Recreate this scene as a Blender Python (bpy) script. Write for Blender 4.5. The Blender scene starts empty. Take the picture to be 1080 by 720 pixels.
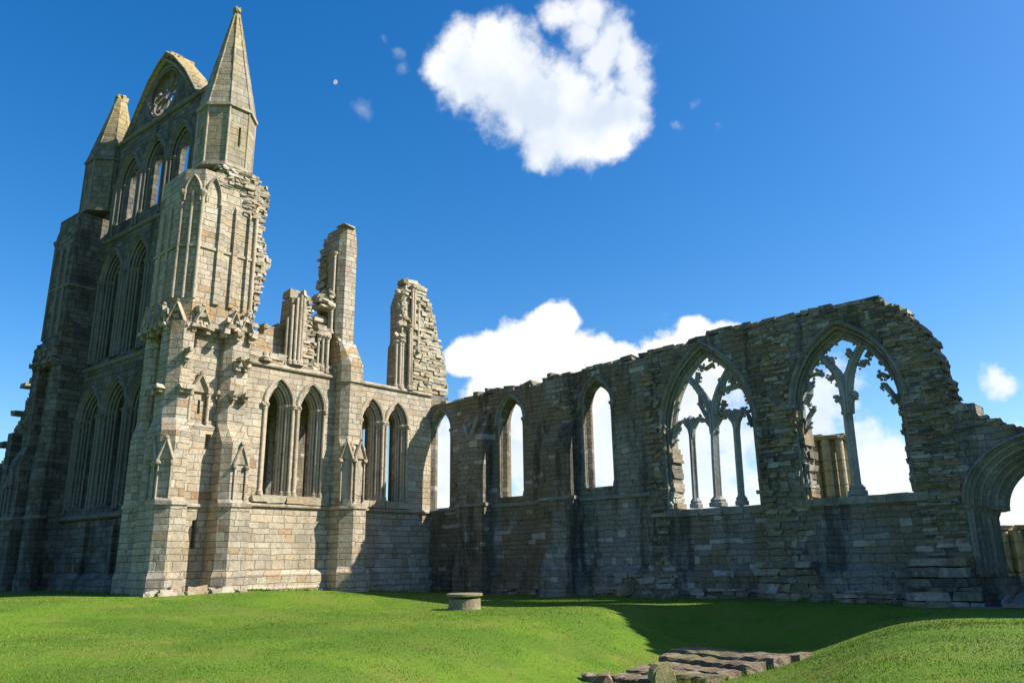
import bpy, bmesh, math, random
import numpy as np
from mathutils import Vector, Matrix
from mathutils.geometry import tessellate_polygon
rnd = random.Random(11)
S = bpy.context.scene
COL = S.collection
PI = math.pi
R = math.radians

# ------------------------------------------------------------------ world data
CAM_POS = Vector((33.984, -30.842, 1.7))
SUN_AZ, SUN_EL = 37.0, 41.0          # azimuth from +x towards +y
SUN_DIR = Vector((math.cos(R(SUN_EL)) * math.cos(R(SUN_AZ)), math.cos(R(SUN_EL)) * math.sin(R(SUN_AZ)), math.sin(R(SUN_EL))))
# camera axes in world space (right, down, forward)
_f = 826.0
def _n(v): return v / np.linalg.norm(v)
_Y = _n(np.array([1320 - 540, 578 - 360, _f])); _l = _n(np.array([-400 - 540, 605 - 360, _f]))
_X = -_n(_l - _l.dot(_Y) * _Y); _Z = np.cross(_X, _Y)
ROT = np.stack([_X, _Y, _Z])         # world = ROT @ camvec
def sky_dir(px, py): return Vector(_n(ROT @ np.array([px - 540, py - 360, _f])))

# ------------------------------------------------------------------ mesh builder
class Fr:
    """a wall frame: origin, direction along the wall, outward normal"""
    def __init__(s, o, u, n): s.o, s.u, s.n = Vector(o), Vector(u), Vector(n)
    def p(s, u, d, z): return s.o + s.u * u - s.n * d + Vector((0, 0, z))

class MB:
    def __init__(s): s.v = []; s.f = []; s.sm = []
    def quadloop(s, a, b, closed=True, smooth=False):
        n = len(a); ia = len(s.v); s.v += a; ib = len(s.v); s.v += b
        for i in range(n if closed else n - 1):
            j = (i + 1) % n
            s.f.append((ia + i, ia + j, ib + j, ib + i)); s.sm.append(smooth)
    def face(s, pts):
        i = len(s.v); s.v += pts; s.f.append(tuple(range(i, i + len(pts)))); s.sm.append(False)
    def prism(s, poly, z0, z1, poly1=None, tf=None):
        tf = tf or (lambda x, y, z: Vector((x, y, z)))
        poly1 = poly1 or poly
        a = [tf(x, y, z0) for x, y in poly]; b = [tf(x, y, z1) for x, y in poly1]
        s.quadloop(a, b); s.face(list(a)); s.face(list(b))
    def box(s, F, u0, u1, d0, d1, z0, z1):
        a = [F.p(u0, d0, z0), F.p(u1, d0, z0), F.p(u1, d1, z0), F.p(u0, d1, z0)]
        b = [F.p(u0, d0, z1), F.p(u1, d0, z1), F.p(u1, d1, z1), F.p(u0, d1, z1)]
        s.quadloop(a, b); s.face(list(a)); s.face(list(b))
    def section(s, F, prof, u0, u1):
        """profile [(d,z)] swept along the wall"""
        a = [F.p(u0, d, z) for d, z in prof]; b = [F.p(u1, d, z) for d, z in prof]
        s.quadloop(a, b); s.face(list(a)); s.face(list(b))
    def stone(s, F, u, d, z, su, sd, sz, j=.14):
        def q(i, k, l):
            return F.p(u + i * su * (.5 + rnd.uniform(-j, j)), d + k * sd * (.5 + rnd.uniform(-j, j) * .6), z + l * sz * (.5 + rnd.uniform(-j, j)))
        a = [q(-1, -1, -1), q(1, -1, -1), q(1, 1, -1), q(-1, 1, -1)]
        b = [q(-1, -1, 1), q(1, -1, 1), q(1, 1, 1), q(-1, 1, 1)]
        i = len(s.v); s.v += a + b
        for f in ((3, 2, 1, 0), (4, 5, 6, 7), (0, 1, 5, 4), (1, 2, 6, 5), (2, 3, 7, 6), (3, 0, 4, 7)):
            s.f.append(tuple(i + k for k in f)); s.sm.append(False)
    def knob(s, c, r, j=.3):
        bm = bmesh.new(); bmesh.ops.create_icosphere(bm, subdivisions=1, radius=1)
        i = len(s.v)
        sc = (rnd.uniform(.8, 1.2), rnd.uniform(.8, 1.2), rnd.uniform(.8, 1.2))
        for v in bm.verts:
            k = r * (1 + rnd.uniform(-j, j)); s.v.append(c + Vector((v.co.x * sc[0], v.co.y * sc[1], v.co.z * sc[2])) * k)
        for f in bm.faces: s.f.append(tuple(i + v.index for v in f.verts)); s.sm.append(False)
        bm.free()
    def tube(s, pts, r, n=8, caps=True):
        rings = []
        prev = None
        for k, p in enumerate(pts):
            t = (pts[min(k + 1, len(pts) - 1)] - pts[max(k - 1, 0)]).normalized()
            if prev is None:
                ref = Vector((1, 0, 0)) if abs(t.x) < .8 else Vector((0, 1, 0))
                a = t.cross(ref).normalized()
            else:
                a = (prev - t * prev.dot(t)).normalized()
            prev = a; b = t.cross(a)
            rr = r[k] if isinstance(r, (list, tuple)) else r
            rings.append([p + (a * math.cos(2 * PI * i / n) + b * math.sin(2 * PI * i / n)) * rr for i in range(n)])
        base = len(s.v)
        for ring in rings: s.v += ring
        for k in range(len(rings) - 1):
            for i in range(n):
                j = (i + 1) % n
                s.f.append((base + k * n + i, base + k * n + j, base + (k + 1) * n + j, base + (k + 1) * n + i)); s.sm.append(True)
        if caps:
            s.face(list(rings[0])); s.face(list(rings[-1]))
    def lathe(s, c, prof, n=14):
        rings = [[c + Vector((r * math.cos(2 * PI * i / n), r * math.sin(2 * PI * i / n), z)) for i in range(n)] for r, z in prof]
        base = len(s.v)
        for ring in rings: s.v += ring
        for k in range(len(rings) - 1):
            for i in range(n):
                j = (i + 1) % n
                s.f.append((base + k * n + i, base + k * n + j, base + (k + 1) * n + j, base + (k + 1) * n + i)); s.sm.append(False)
        s.face(list(rings[0])); s.face(list(rings[-1]))
    def bar(s, F, pts, w, dep, dc):
        """chamfered tracery bar along a path [(u,z)] in the wall plane"""
        prof = [(-.5, -.12), (-.12, -.5), (.12, -.5), (.5, -.12), (.5, .12), (.12, .5), (-.12, .5), (-.5, .12)]
        rings = []
        for k, p in enumerate(pts):
            a = pts[max(k - 1, 0)]; b = pts[min(k + 1, len(pts) - 1)]
            t = Vector((b[0] - a[0], b[1] - a[1])).normalized(); nn = Vector((-t.y, t.x))
            ww = w[k] if isinstance(w, (list, tuple)) else w
            rings.append([F.p(p[0] + nn.x * q * ww, dc + e * dep, p[1] + nn.y * q * ww) for q, e in prof])
        for k in range(len(rings) - 1): s.quadloop(list(rings[k]), list(rings[k + 1]))
        s.face(list(rings[0])); s.face(list(rings[-1]))
    def wall(s, F, outer, hf, hb, T, d0=0.0):
        for d, holes in ((d0, hf), (T, hb)):
            loops = [outer] + holes
            flat = [F.p(u, d, z) for l in loops for u, z in l]
            tris = tessellate_polygon([[Vector((u, z, 0)) for u, z in l] for l in loops])
            i = len(s.v); s.v += flat
            for t in tris: s.f.append(tuple(i + k for k in t)); s.sm.append(False)
        s.quadloop([F.p(u, d0, z) for u, z in outer], [F.p(u, T, z) for u, z in outer])
    def build(s, name, mat, parent=None, fix=True):
        o = bpy.data.objects.new(name, None) if not s.v else None
        org = Vector((0, 0, 0))
        p = parent
        while p is not None: org += p.location; p = p.parent
        me = bpy.data.meshes.new(name)
        me.from_pydata([tuple(v - org) for v in s.v], [], s.f)
        me.polygons.foreach_set('use_smooth', s.sm)
        if fix:
            bm = bmesh.new(); bm.from_mesh(me); bmesh.ops.recalc_face_normals(bm, faces=bm.faces); bm.to_mesh(me); bm.free()
        me.materials.append(mat); me.update()
        o = bpy.data.objects.new(name, me); COL.objects.link(o); o.parent = parent
        return o

def thing(name, label, cat, loc=(0, 0, 0), group=None):
    o = bpy.data.objects.new(name, None); COL.objects.link(o); o.location = loc
    o['label'] = label; o['category'] = cat; o['kind'] = 'thing'
    if group: o['group'] = group
    o.empty_display_size = .3
    return o
def tag(o, label=None, cat=None, group=None, kind=None):
    for k, v in (('label', label), ('category', cat), ('group', group), ('kind', kind)):
        if v: o[k] = v
    return o

def arch(uc, a, zs, rise, zsill, n=9):
    """pointed opening outline: sill-left, up, over the point, down to sill-right"""
    k = (rise * rise - a * a) / (2 * a); Rr = a + k
    left = []
    th1 = math.atan2(rise, k) if k != 0 else PI / 2
    for i in range(n + 1):
        th = th1 * i / n
        left.append((uc + k - Rr * math.cos(th), zs + Rr * math.sin(th)))
    right = [(2 * uc - u, z) for u, z in reversed(left[:-1])]
    return [(uc - a, zsill)] + left + right + [(uc + a, zsill)]

def jag(pts, step=.45, amp=.16, up=.0):
    """stepped, broken masonry along a polyline of (u,z)"""
    out = [pts[0]]
    for (u0, z0), (u1, z1) in zip(pts, pts[1:]):
        L = math.hypot(u1 - u0, z1 - z0); n = max(1, int(L / step))
        for i in range(1, n + 1):
            t = i / n
            u = u0 + (u1 - u0) * t; z = z0 + (z1 - z0) * t
            if i < n:
                u += rnd.uniform(-.1, .1); z += rnd.uniform(-amp, amp * .6)
            pu, pz = out[-1]
            if abs(u - pu) > abs(z - pz): out.append((u - .02 * (1 if u > pu else -1), pz)) if abs(z - pz) > .05 else None
            out.append((u, z))
    return out

def rubble(mb, F, ulo, uhi, z0, z1, d=.0, deep=.6, proud=.14, hmin=.09, hmax=.26, lmin=.22, lmax=.7, j=.16, er=.12):
    z = z0
    while z < z1:
        h = rnd.uniform(hmin, hmax)
        a = ulo(z) if callable(ulo) else ulo; b = uhi(z) if callable(uhi) else uhi
        a += rnd.uniform(-er, er); b += rnd.uniform(-er, er)
        u = a
        while u < b:
            l = rnd.uniform(lmin, lmax)
            if u + l > b: l = max(.1, b - u)
            pr = rnd.uniform(-proud, proud)
            mb.stone(F, u + l / 2, d + deep / 2 - pr, z + h / 2, l * 1.02, deep, h * rnd.uniform(.8, 1.0), j)
            u += l
        z += h
def coping(mb, F, pts, d0, d1, hmin=.1, hmax=.24, j=.16, gap=.12):
    for (u0, z0), (u1, z1) in zip(pts, pts[1:]):
        L = math.hypot(u1 - u0, z1 - z0); t = 0
        while t < L:
            l = rnd.uniform(.28, .75) if abs(u1 - u0) > abs(z1 - z0) else rnd.uniform(.16, .3); c = min(t + l / 2, L) / L
            if rnd.random() > gap:
                h = rnd.uniform(hmin, hmax)
                dd = (d1 - d0) * rnd.uniform(.5, 1.0); dc = rnd.choice((d0 + dd / 2, d1 - dd / 2, d0 + dd / 2))
                mb.stone(F, u0 + (u1 - u0) * c, dc + rnd.uniform(-.05, .05), z0 + (z1 - z0) * c + h * .3, l, dd, h, j)
            t += l

# ------------------------------------------------------------------ materials
class NT:
    def __init__(s, tree): s.t = tree; s.n = tree.nodes; s.l = tree.links
    def node(s, typ, **kw):
        nd = s.n.new(typ)
        for k, v in kw.items(): setattr(nd, k, v)
        return nd
    def put(s, sock, val):
        if isinstance(val, bpy.types.NodeSocket): s.l.new(val, sock)
        elif val is not None: sock.default_value = val
    def m(s, op, a, b=None, c=None):
        nd = s.node('ShaderNodeMath', operation=op)
        s.put(nd.inputs[0], a); s.put(nd.inputs[1], b); s.put(nd.inputs[2], c)
        return nd.outputs[0]
    def vm(s, op, a, b=None, out=0):
        nd = s.node('ShaderNodeVectorMath', operation=op); s.put(nd.inputs[0], a); s.put(nd.inputs[1], b); return nd.outputs[out]
    def comb(s, x, y, z):
        nd = s.node('ShaderNodeCombineXYZ'); s.put(nd.inputs[0], x); s.put(nd.inputs[1], y); s.put(nd.inputs[2], z); return nd.outputs[0]
    def noise(s, vec, scale, detail=4, rough=.55, dim='3D'):
        nd = s.node('ShaderNodeTexNoise', noise_dimensions=dim); s.put(nd.inputs['Vector'], vec)
        nd.inputs['Scale'].default_value = scale; nd.inputs['Detail'].default_value = detail; nd.inputs['Roughness'].default_value = rough
        return nd.outputs[0]
    def white(s, vec):
        nd = s.node('ShaderNodeTexWhiteNoise', noise_dimensions='3D'); s.put(nd.inputs['Vector'], vec); return nd.outputs['Value'], nd.outputs['Color']
    def ramp(s, fac, stops, mode='LINEAR'):
        nd = s.node('ShaderNodeValToRGB'); cr = nd.color_ramp; cr.interpolation = mode
        while len(cr.elements) < len(stops): cr.elements.new(.5)
        for e, (p, c) in zip(cr.elements, stops): e.position = p; e.color = (*c, 1) if len(c) == 3 else c
        s.put(nd.inputs[0], fac); return nd.outputs[0]
    def mix(s, fac, a, b, blend='MIX'):
        nd = s.node('ShaderNodeMix', data_type='RGBA', blend_type=blend)
        s.put(nd.inputs[0], fac); s.put(nd.inputs[6], a if isinstance(a, bpy.types.NodeSocket) else (*a, 1)); s.put(nd.inputs[7], b if isinstance(b, bpy.types.NodeSocket) else (*b, 1))
        return nd.outputs[2]
    def sstep(s, x, a, b):
        nd = s.node('ShaderNodeMapRange', interpolation_type='SMOOTHSTEP'); s.put(nd.inputs[0], x)
        nd.inputs[1].default_value = a; nd.inputs[2].default_value = b; return nd.outputs[0]

def new_mat(name):
    m = bpy.data.materials.new(name); m.use_nodes = True; t = m.node_tree; t.nodes.clear(); N = NT(t)
    out = N.node('ShaderNodeOutputMaterial'); bs = N.node('ShaderNodeBsdfPrincipled')
    t.links.new(bs.outputs[0], out.inputs[0]); bs.inputs['Roughness'].default_value = .92
    bs.inputs['Specular IOR Level'].default_value = .15
    return m, N, bs

def weather(N, pos, col, stain, stain_amt, moss, moss_amt, lichen, lichen_amt, fine=.25):
    x = N.node('ShaderNodeSeparateXYZ'); N.put(x.inputs[0], pos)
    # broad damp and mossy patches
    ms = N.noise(pos, .42, 6, .62)
    col = N.mix(N.m('MULTIPLY', N.sstep(ms, .47, .6), moss_amt), col, moss)
    # vertical run-off streaks, black crust in ragged patches
    sv = N.comb(N.m('MULTIPLY', x.outputs[0], 1.1), N.m('MULTIPLY', x.outputs[1], 1.1), N.m('MULTIPLY', x.outputs[2], .22))
    st = N.noise(sv, .75, 6, .68)
    col = N.mix(N.m('MULTIPLY', N.sstep(st, .49, .63), stain_amt), col, stain)
    cr = N.noise(pos, 1.5, 7, .72)
    col = N.mix(N.m('MULTIPLY', N.sstep(cr, .55, .66), stain_amt * .85), col, stain)
    lc = N.noise(pos, 2.9, 6, .72)
    col = N.mix(N.m('MULTIPLY', N.sstep(lc, .56, .64), lichen_amt), col, lichen)
    fn = N.noise(pos, 8., 5, .75)
    return N.mix(.75, col, N.ramp(fn, [(.3, (.42, .41, .4)), (.5, (.92, .92, .92)), (.72, (1.15, 1.14, 1.12))]), 'MULTIPLY')

def masonry(name, pal, hc=.31, L=.62, mortar=(.1, .09, .075), stain=(.1, .095, .08), stain_amt=.6, moss=(.2, .19, .1), moss_amt=.4,
            lichen=(.5, .48, .4), lichen_amt=.3, bump=.04, irr=.05, joint=.012, iron=0, mfac=.75, zone=0, yellow=0, K=1.):
    m, N, bs = new_mat(name)
    g = N.node('ShaderNodeNewGeometry'); pos = g.outputs['Position']
    wob = N.noise(pos, 1.3, 3, .5); wob2 = N.noise(pos, 7., 3, .6)
    sp = N.node('ShaderNodeSeparateXYZ'); N.put(sp.inputs[0], pos)
    u = N.m('ADD', N.m('ADD', sp.outputs[0], sp.outputs[1]), N.m('MULTIPLY', N.m('SUBTRACT', wob2, .5), irr * 1.6))
    v = N.m('ADD', sp.outputs[2], N.m('MULTIPLY', N.m('SUBTRACT', wob, .5), irr * 2))
    v = N.m('ADD', v, N.m('MULTIPLY', N.m('SUBTRACT', wob2, .5), irr * 1.2))
    vn = N.noise(N.comb(3.7, 1.1, v), .9, 2, .5)
    vv = N.m('ADD', N.m('DIVIDE', v, hc), N.m('MULTIPLY', vn, 2.2))
    row = N.m('FLOOR', vv); fv = N.m('FRACT', vv)
    r1, _ = N.white(N.comb(row, 7.7, 2.2))
    ln = N.m('MULTIPLY', N.m('ADD', .65, N.m('MULTIPLY', r1, .8)), L)
    uu = N.m('ADD', N.m('DIVIDE', u, ln), N.m('MULTIPLY', r1, 17.3))
    uu = N.m('ADD', uu, N.m('MULTIPLY', N.m('SINE', N.m('ADD', N.m('MULTIPLY', uu, 2.3), N.m('MULTIPLY', row, 1.9))), .2))
    cl = N.m('FLOOR', uu); fu = N.m('FRACT', uu)
    rv, rc = N.white(N.comb(cl, row, 5.5)); rv2, _ = N.white(N.comb(row, cl, 9.5))
    du = N.m('MULTIPLY', N.m('MINIMUM', fu, N.m('SUBTRACT', 1, fu)), ln)
    dv = N.m('MULTIPLY', N.m('MINIMUM', fv, N.m('SUBTRACT', 1, fv)), hc)
    d = N.m('MINIMUM', du, dv)
    d = N.m('ADD', d, N.m('MULTIPLY', N.m('SUBTRACT', N.noise(pos, 14, 3, .6), .5), .03))
    face = N.sstep(d, joint * .4, joint * 2.0)
    col = N.ramp(rv, pal)
    col = N.mix(.5, col, N.ramp(rv2, [(0, (.66, .66, .67)), (.5, (.9, .9, .88)), (1, (1, 1, 1))]), 'MULTIPLY')
    bl = N.noise(N.comb(N.m('MULTIPLY', u, .5), N.m('MULTIPLY', v, .9), rv), 1.6, 4, .6)
    col = N.mix(.75, col, N.ramp(bl, [(.3, (.62, .61, .6)), (.5, (.9, .9, .9)), (.7, (1.12, 1.1, 1.06))]), 'MULTIPLY')
    if zone:
        zn = N.noise(N.comb(N.m('MULTIPLY', u, 1.0), N.m('MULTIPLY', v, .45), 4.4), .38, 4, .55)
        col = N.mix(N.sstep(zn, .44, .54), N.mix(.6, col, (.165, .135, .085)), N.mix(.5, col, (.25, .245, .23)))
        pp = N.m('GREATER_THAN', rv2, .93)
        col = N.mix(N.m('MULTIPLY', pp, .65), col, (.42, .4, .36))
    if iron:
        zz = N.m('MULTIPLY', N.sstep(sp.outputs[2], 11.3, 12.2), N.sstep(sp.outputs[2], 14.6, 13.2))
        iz = N.m('MULTIPLY', N.m('ADD', .4, zz), N.sstep(N.m('ADD', N.noise(pos, .8, 3, .5), N.m('MULTIPLY', rv2, .3)), .6, .74))
        col = N.mix(N.m('MULTIPLY', iz, iron), col, (.45, .31, .17))
    col = weather(N, pos, col, stain, stain_amt, moss, moss_amt, lichen, lichen_amt)
    if yellow:
        yz = N.m('MULTIPLY', N.sstep(N.m('ADD', sp.outputs[2], N.m('MULTIPLY', N.m('SUBTRACT', N.noise(pos, 1.2, 4, .6), .5), 5)), 26.6, 29.6), .62)
        col = N.mix(yz, col, (.4, .3, .13))
    mk = N.m('MULTIPLY', N.m('SUBTRACT', 1, face), N.m('MULTIPLY', mfac, N.sstep(N.noise(pos, 1.7, 3, .6), .32, .62)))
    col = N.mix(mk, col, mortar)
    if K != 1: col = N.mix(1., col, (K, K, K), 'MULTIPLY')
    N.put(bs.inputs['Base Color'], col)
    pit = N.noise(pos, 18, 5, .7); er = N.noise(pos, 3.5, 5, .65)
    h = N.m('ADD', N.m('MULTIPLY', face, .8), N.m('ADD', N.m('MULTIPLY', rv, .5), N.m('ADD', N.m('MULTIPLY', pit, .5), N.m('MULTIPLY', er, .9))))
    bp = N.node('ShaderNodeBump'); bp.inputs['Strength'].default_value = 1.0; bp.inputs['Distance'].default_value = bump
    N.put(bp.inputs['Height'], h); N.l.new(bp.outputs[0], bs.inputs['Normal'])
    return m

def loose_stone(name, pal, stain=(.1, .095, .08), stain_amt=.5, moss=(.2, .19, .1), moss_amt=.4, lichen=(.5, .48, .4), lichen_amt=.35, bump=.05, K=1.):
    m, N, bs = new_mat(name)
    g = N.node('ShaderNodeNewGeometry'); pos = g.outputs['Position']
    col = N.ramp(g.outputs['Random Per Island'], pal)
    col = weather(N, pos, col, stain, stain_amt, moss, moss_amt, lichen, lichen_amt)
    if K != 1: col = N.mix(1., col, (K, K, K), 'MULTIPLY')
    N.put(bs.inputs['Base Color'], col)
    h = N.m('ADD', N.noise(pos, 4, 6, .65), N.m('MULTIPLY', N.noise(pos, 22, 4, .7), .35))
    bp = N.node('ShaderNodeBump'); bp.inputs['Strength'].default_value = .9; bp.inputs['Distance'].default_value = bump
    N.put(bp.inputs['Height'], h); N.l.new(bp.outputs[0], bs.inputs['Normal'])
    return m

PALE = [(0, (.46, .41, .32)), (.25, (.57, .51, .405)), (.5, (.64, .58, .465)), (.8, (.68, .62, .505)), (.93, (.54, .46, .35)), (.965, (.47, .31, .175)), (1, (.58, .51, .4))]
SHADE_GREY = [(0, (.12, .115, .1)), (.25, (.19, .18, .16)), (.55, (.25, .235, .21)), (.82, (.2, .18, .15)), (.9, (.15, .1, .06)), (1, (.24, .23, .205))]
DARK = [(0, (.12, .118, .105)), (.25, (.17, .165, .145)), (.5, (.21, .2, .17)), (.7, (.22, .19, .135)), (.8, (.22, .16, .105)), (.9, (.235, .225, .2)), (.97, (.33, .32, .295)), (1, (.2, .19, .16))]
RUB = [(0, (.09, .085, .075)), (.3, (.17, .155, .125)), (.5, (.24, .2, .14)), (.65, (.27, .185, .11)), (.8, (.25, .24, .21)), (.95, (.36, .34, .29)), (1, (.3, .22, .12))]
M = {}
M['pale'] = masonry('pale ashlar', PALE, stain=(.27, .24, .185), stain_amt=.45, moss=(.5, .41, .27), moss_amt=.3, lichen=(.3, .27, .21), lichen_amt=.35, mortar=(.2, .17, .13), iron=.85, bump=.045, mfac=.65, K=.74)
M['front'] = masonry('shade toned ashlar', SHADE_GREY, stain=(.06, .056, .05), stain_amt=.8, moss=(.13, .12, .07), moss_amt=.35, lichen_amt=.05, mortar=(.06, .056, .05), K=.8)  # same stone as the pale walls, north front's shade put into the colour
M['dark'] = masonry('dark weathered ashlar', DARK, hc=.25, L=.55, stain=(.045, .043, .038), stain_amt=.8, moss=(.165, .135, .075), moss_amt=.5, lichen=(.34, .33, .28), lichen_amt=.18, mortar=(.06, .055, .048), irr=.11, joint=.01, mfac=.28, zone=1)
M['pinnacle'] = masonry('lichened ashlar', [(0, (.34, .31, .25)), (.5, (.44, .4, .32)), (1, (.52, .47, .37))], hc=.36, L=.8, stain=(.25, .23, .17), stain_amt=.5, moss=(.42, .33, .14), moss_amt=.45, lichen=(.5, .38, .13), lichen_amt=.25, mortar=(.2, .18, .14), bump=.035, mfac=.6, yellow=1, K=.74)
M['pinnacle_shaded'] = masonry('shade toned lichened ashlar', [(0, (.15, .14, .115)), (.5, (.2, .185, .15)), (1, (.25, .23, .18))], hc=.36, L=.8, stain=(.09, .085, .07), stain_amt=.5, moss=(.2, .17, .08), moss_amt=.4, lichen=(.3, .23, .1), lichen_amt=.2, mortar=(.08, .07, .055), bump=.035, mfac=.6, yellow=1)  # darker copy of the pinnacle stone, shade of the far turret in its colour
M['rub_pale'] = loose_stone('pale rubble core', [(0, (.3, .26, .19)), (.4, (.5, .45, .35)), (.8, (.58, .53, .43)), (.9, (.42, .28, .16)), (1, (.6, .56, .47))], stain=(.28, .26, .2), moss=(.36, .34, .2), K=.74)
M['rub'] = loose_stone('dark rubble core', RUB, stain=(.07, .065, .055), stain_amt=.6)
M['mould'] = loose_stone('pale carved stone', [(0, (.46, .395, .3)), (1, (.57, .495, .385))], stain=(.17, .145, .11), stain_amt=.6, lichen=(.27, .24, .18), moss=(.42, .33, .21), bump=.045, K=.74)
M['mould_shaded'] = loose_stone('grey carved stone', [(0, (.14, .135, .12)), (1, (.2, .19, .17))], stain=(.07, .066, .058), bump=.025, moss=(.12, .11, .07), moss_amt=.3, lichen_amt=.06)  # north front mouldings, shade darkened into the stone colour
M['mould_dark'] = loose_stone('dark carved stone', [(0, (.17, .168, .155)), (1, (.25, .245, .22))], stain=(.08, .078, .07), bump=.025, moss=(.2, .165, .085), moss_amt=.5)
M['trac'] = loose_stone('blue grey carved stone', [(0, (.25, .26, .26)), (1, (.34, .35, .34))], stain=(.13, .13, .12), stain_amt=.5, bump=.03, moss=(.22, .19, .1), moss_amt=.35)
M['column'] = masonry('pale drum stone', [(0, (.36, .31, .23)), (.5, (.5, .44, .33)), (1, (.58, .52, .41))], hc=.55, L=40, moss=(.36, .34, .14), moss_amt=.5, stain=(.3, .25, .17), stain_amt=.35, mortar=(.2, .17, .12), K=.95)
M['slab'] = loose_stone('old slab stone', [(0, (.17, .125, .085)), (.5, (.22, .165, .115)), (1, (.27, .22, .16))], stain=(.09, .07, .05), moss=(.17, .18, .05), moss_amt=.5, lichen=(.36, .34, .28), lichen_amt=.5, bump=.07, K=.74)
M['drum'] = loose_stone('worn drum stone', [(0, (.3, .26, .19)), (1, (.36, .31, .23))], stain=(.15, .12, .085), moss=(.24, .22, .1), moss_amt=.5, bump=.04, K=.74)
M['headstone'] = loose_stone('lichen covered stone', [(0, (.45, .42, .22)), (1, (.48, .45, .24))], stain=(.14, .12, .06), moss=(.3, .32, .08), moss_amt=.7, lichen=(.45, .4, .16), lichen_amt=.6, bump=.05, K=.74)

# ------------------------------------------------------------------ ground
def smooth(a, b, x):
    t = np.clip((x - a) / (b - a), 0, 1); return t * t * (3 - 2 * t)
def height(x, y):
    x = np.asarray(x, float); y = np.asarray(y, float)
    z = .53 * smooth(10., 1., x + 0 * y) * smooth(2.5, -13, y)                    # rises gently towards the transept front
    z = z + .55 * smooth(.2, 2.2, y) * smooth(-1.5, 0, x + 0 * y)                # church floor level inside
    xc = 22.4 + (-9. - y) * .28
    q = ((x - xc) / 3.0) ** 2
    pit = -.98 * np.exp(-.5 * q ** 1.6) * smooth(-2.6, -7.4, y) * smooth(-27, -18.5, y)
    z = z + pit
    z = z + .22 * np.exp(-.5 * (((x - 30.0) / 2.0) ** 2 + ((y + 12.5) / 4.) ** 2))
    z = z + .12 * np.exp(-.5 * (((x - 17.) / 2.4) ** 2 + ((y + 14.) / 6.) ** 2))
    z = z + .035 * np.sin(x * .7 + 1.3 * np.sin(y * .31)) * np.cos(y * .53 + .4)
    return z
def axis(lo, hi, step, far):
    c = list(np.arange(lo, hi + 1e-6, step)); s = step; a = lo; b = hi; L = []; H = []
    while b < far: s *= 1.35; b += s; H.append(b); a -= s; L.append(a)
    return np.array(L[::-1] + c + H)
xs = axis(-46, 52, .33, 6000); ys = axis(-44, 34, .33, 6000)
gx, gy = np.meshgrid(xs, ys); gz = height(gx, gy)
rr = np.hypot(gx, gy); gz = gz + np.where(rr > 400, -.002 * (rr - 400) ** 1.0 * .2, 0)
nv, nu = gx.shape
me = bpy.data.meshes.new('grass_ground')
vv = np.stack([gx, gy, gz], -1).reshape(-1, 3)
idx = np.arange(nv * nu).reshape(nv, nu)
fc = np.stack([idx[:-1, :-1], idx[:-1, 1:], idx[1:, 1:], idx[1:, :-1]], -1).reshape(-1, 4)
me.from_pydata(vv.tolist(), [], fc.tolist()); me.polygons.foreach_set('use_smooth', [True] * len(fc))
m, N, bs = new_mat('mown turf')
g = N.node('ShaderNodeNewGeometry'); pos = g.outputs['Position']
a = N.noise(pos, .55, 5, .6); b = N.noise(pos, 5., 5, .7); c = N.noise(pos, 38., 3, .7); dd = N.noise(pos, .16, 3, .5)
col = N.ramp(b, [(.25, (.072, .138, .009)), (.5, (.1, .18, .012)), (.75, (.13, .21, .02))])
col = N.mix(N.m('MULTIPLY', N.sstep(a, .46, .66), .6), col, (.16, .17, .032))
col = N.mix(N.m('MULTIPLY', N.sstep(N.noise(pos, .23, 4, .6), .55, .42), .6), col, (.055, .12, .01))
col = N.mix(N.m('MULTIPLY', N.sstep(dd, .5, .7), .45), col, (.13, .165, .028))
col = N.mix(.7, col, N.ramp(c, [(.3, (.5, .52, .5)), (.55, (1, 1, 1))]), 'MULTIPLY')
N.put(bs.inputs['Base Color'], col)
bp = N.node('ShaderNodeBump'); bp.inputs['Strength'].default_value = .8; bp.inputs['Distance'].default_value = .05
N.put(bp.inputs['Height'], N.m('ADD', N.m('MULTIPLY', c, .8), b)); N.l.new(bp.outputs[0], bs.inputs['Normal'])
M['turf'] = m
me.materials.append(m)
o = bpy.data.objects.new('grass_ground', me); COL.objects.link(o); o['kind'] = 'structure'

def fringe(seed):
    rs = np.random.RandomState(seed); L = [((0, -.45), (27, -.5), 5200), ((-.05, -5.4), (-.05, -.3), 900), ((.1, -12), (.1, -7.2), 900), ((1.3, -16.2), (1.3, -12.2), 700), ((-15, -16.2), (.6, -16.6), 1500),
        ((21.6, -10.4), (25.2, -10.9), 700), ((21.9, -11.25), (25.1, -11.8), 700), ((22.2, -12.25), (24.9, -12.85), 600), ((22.5, -13.4), (24.8, -13.75), 600), ((22.5, -14.5), (24.8, -14.55), 500), ((23.7, -15.3), (24.5, -14.9), 200)]
    P = []
    for a, b, n in L:
        t = rs.rand(n) ** 1.0; k = (rs.rand(n) - .5) * .22
        dx, dy = b[0] - a[0], b[1] - a[1]; l = math.hypot(dx, dy)
        keep = np.sin(t * l * 2.1 + a[0]) + np.sin(t * l * .73 + 1) + rs.randn(n) * .7 > -.3
        P.append(np.stack([a[0] + dx * t - dy / l * k, a[1] + dy * t + dx / l * k], -1)[keep])
    return np.concatenate(P)
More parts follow.
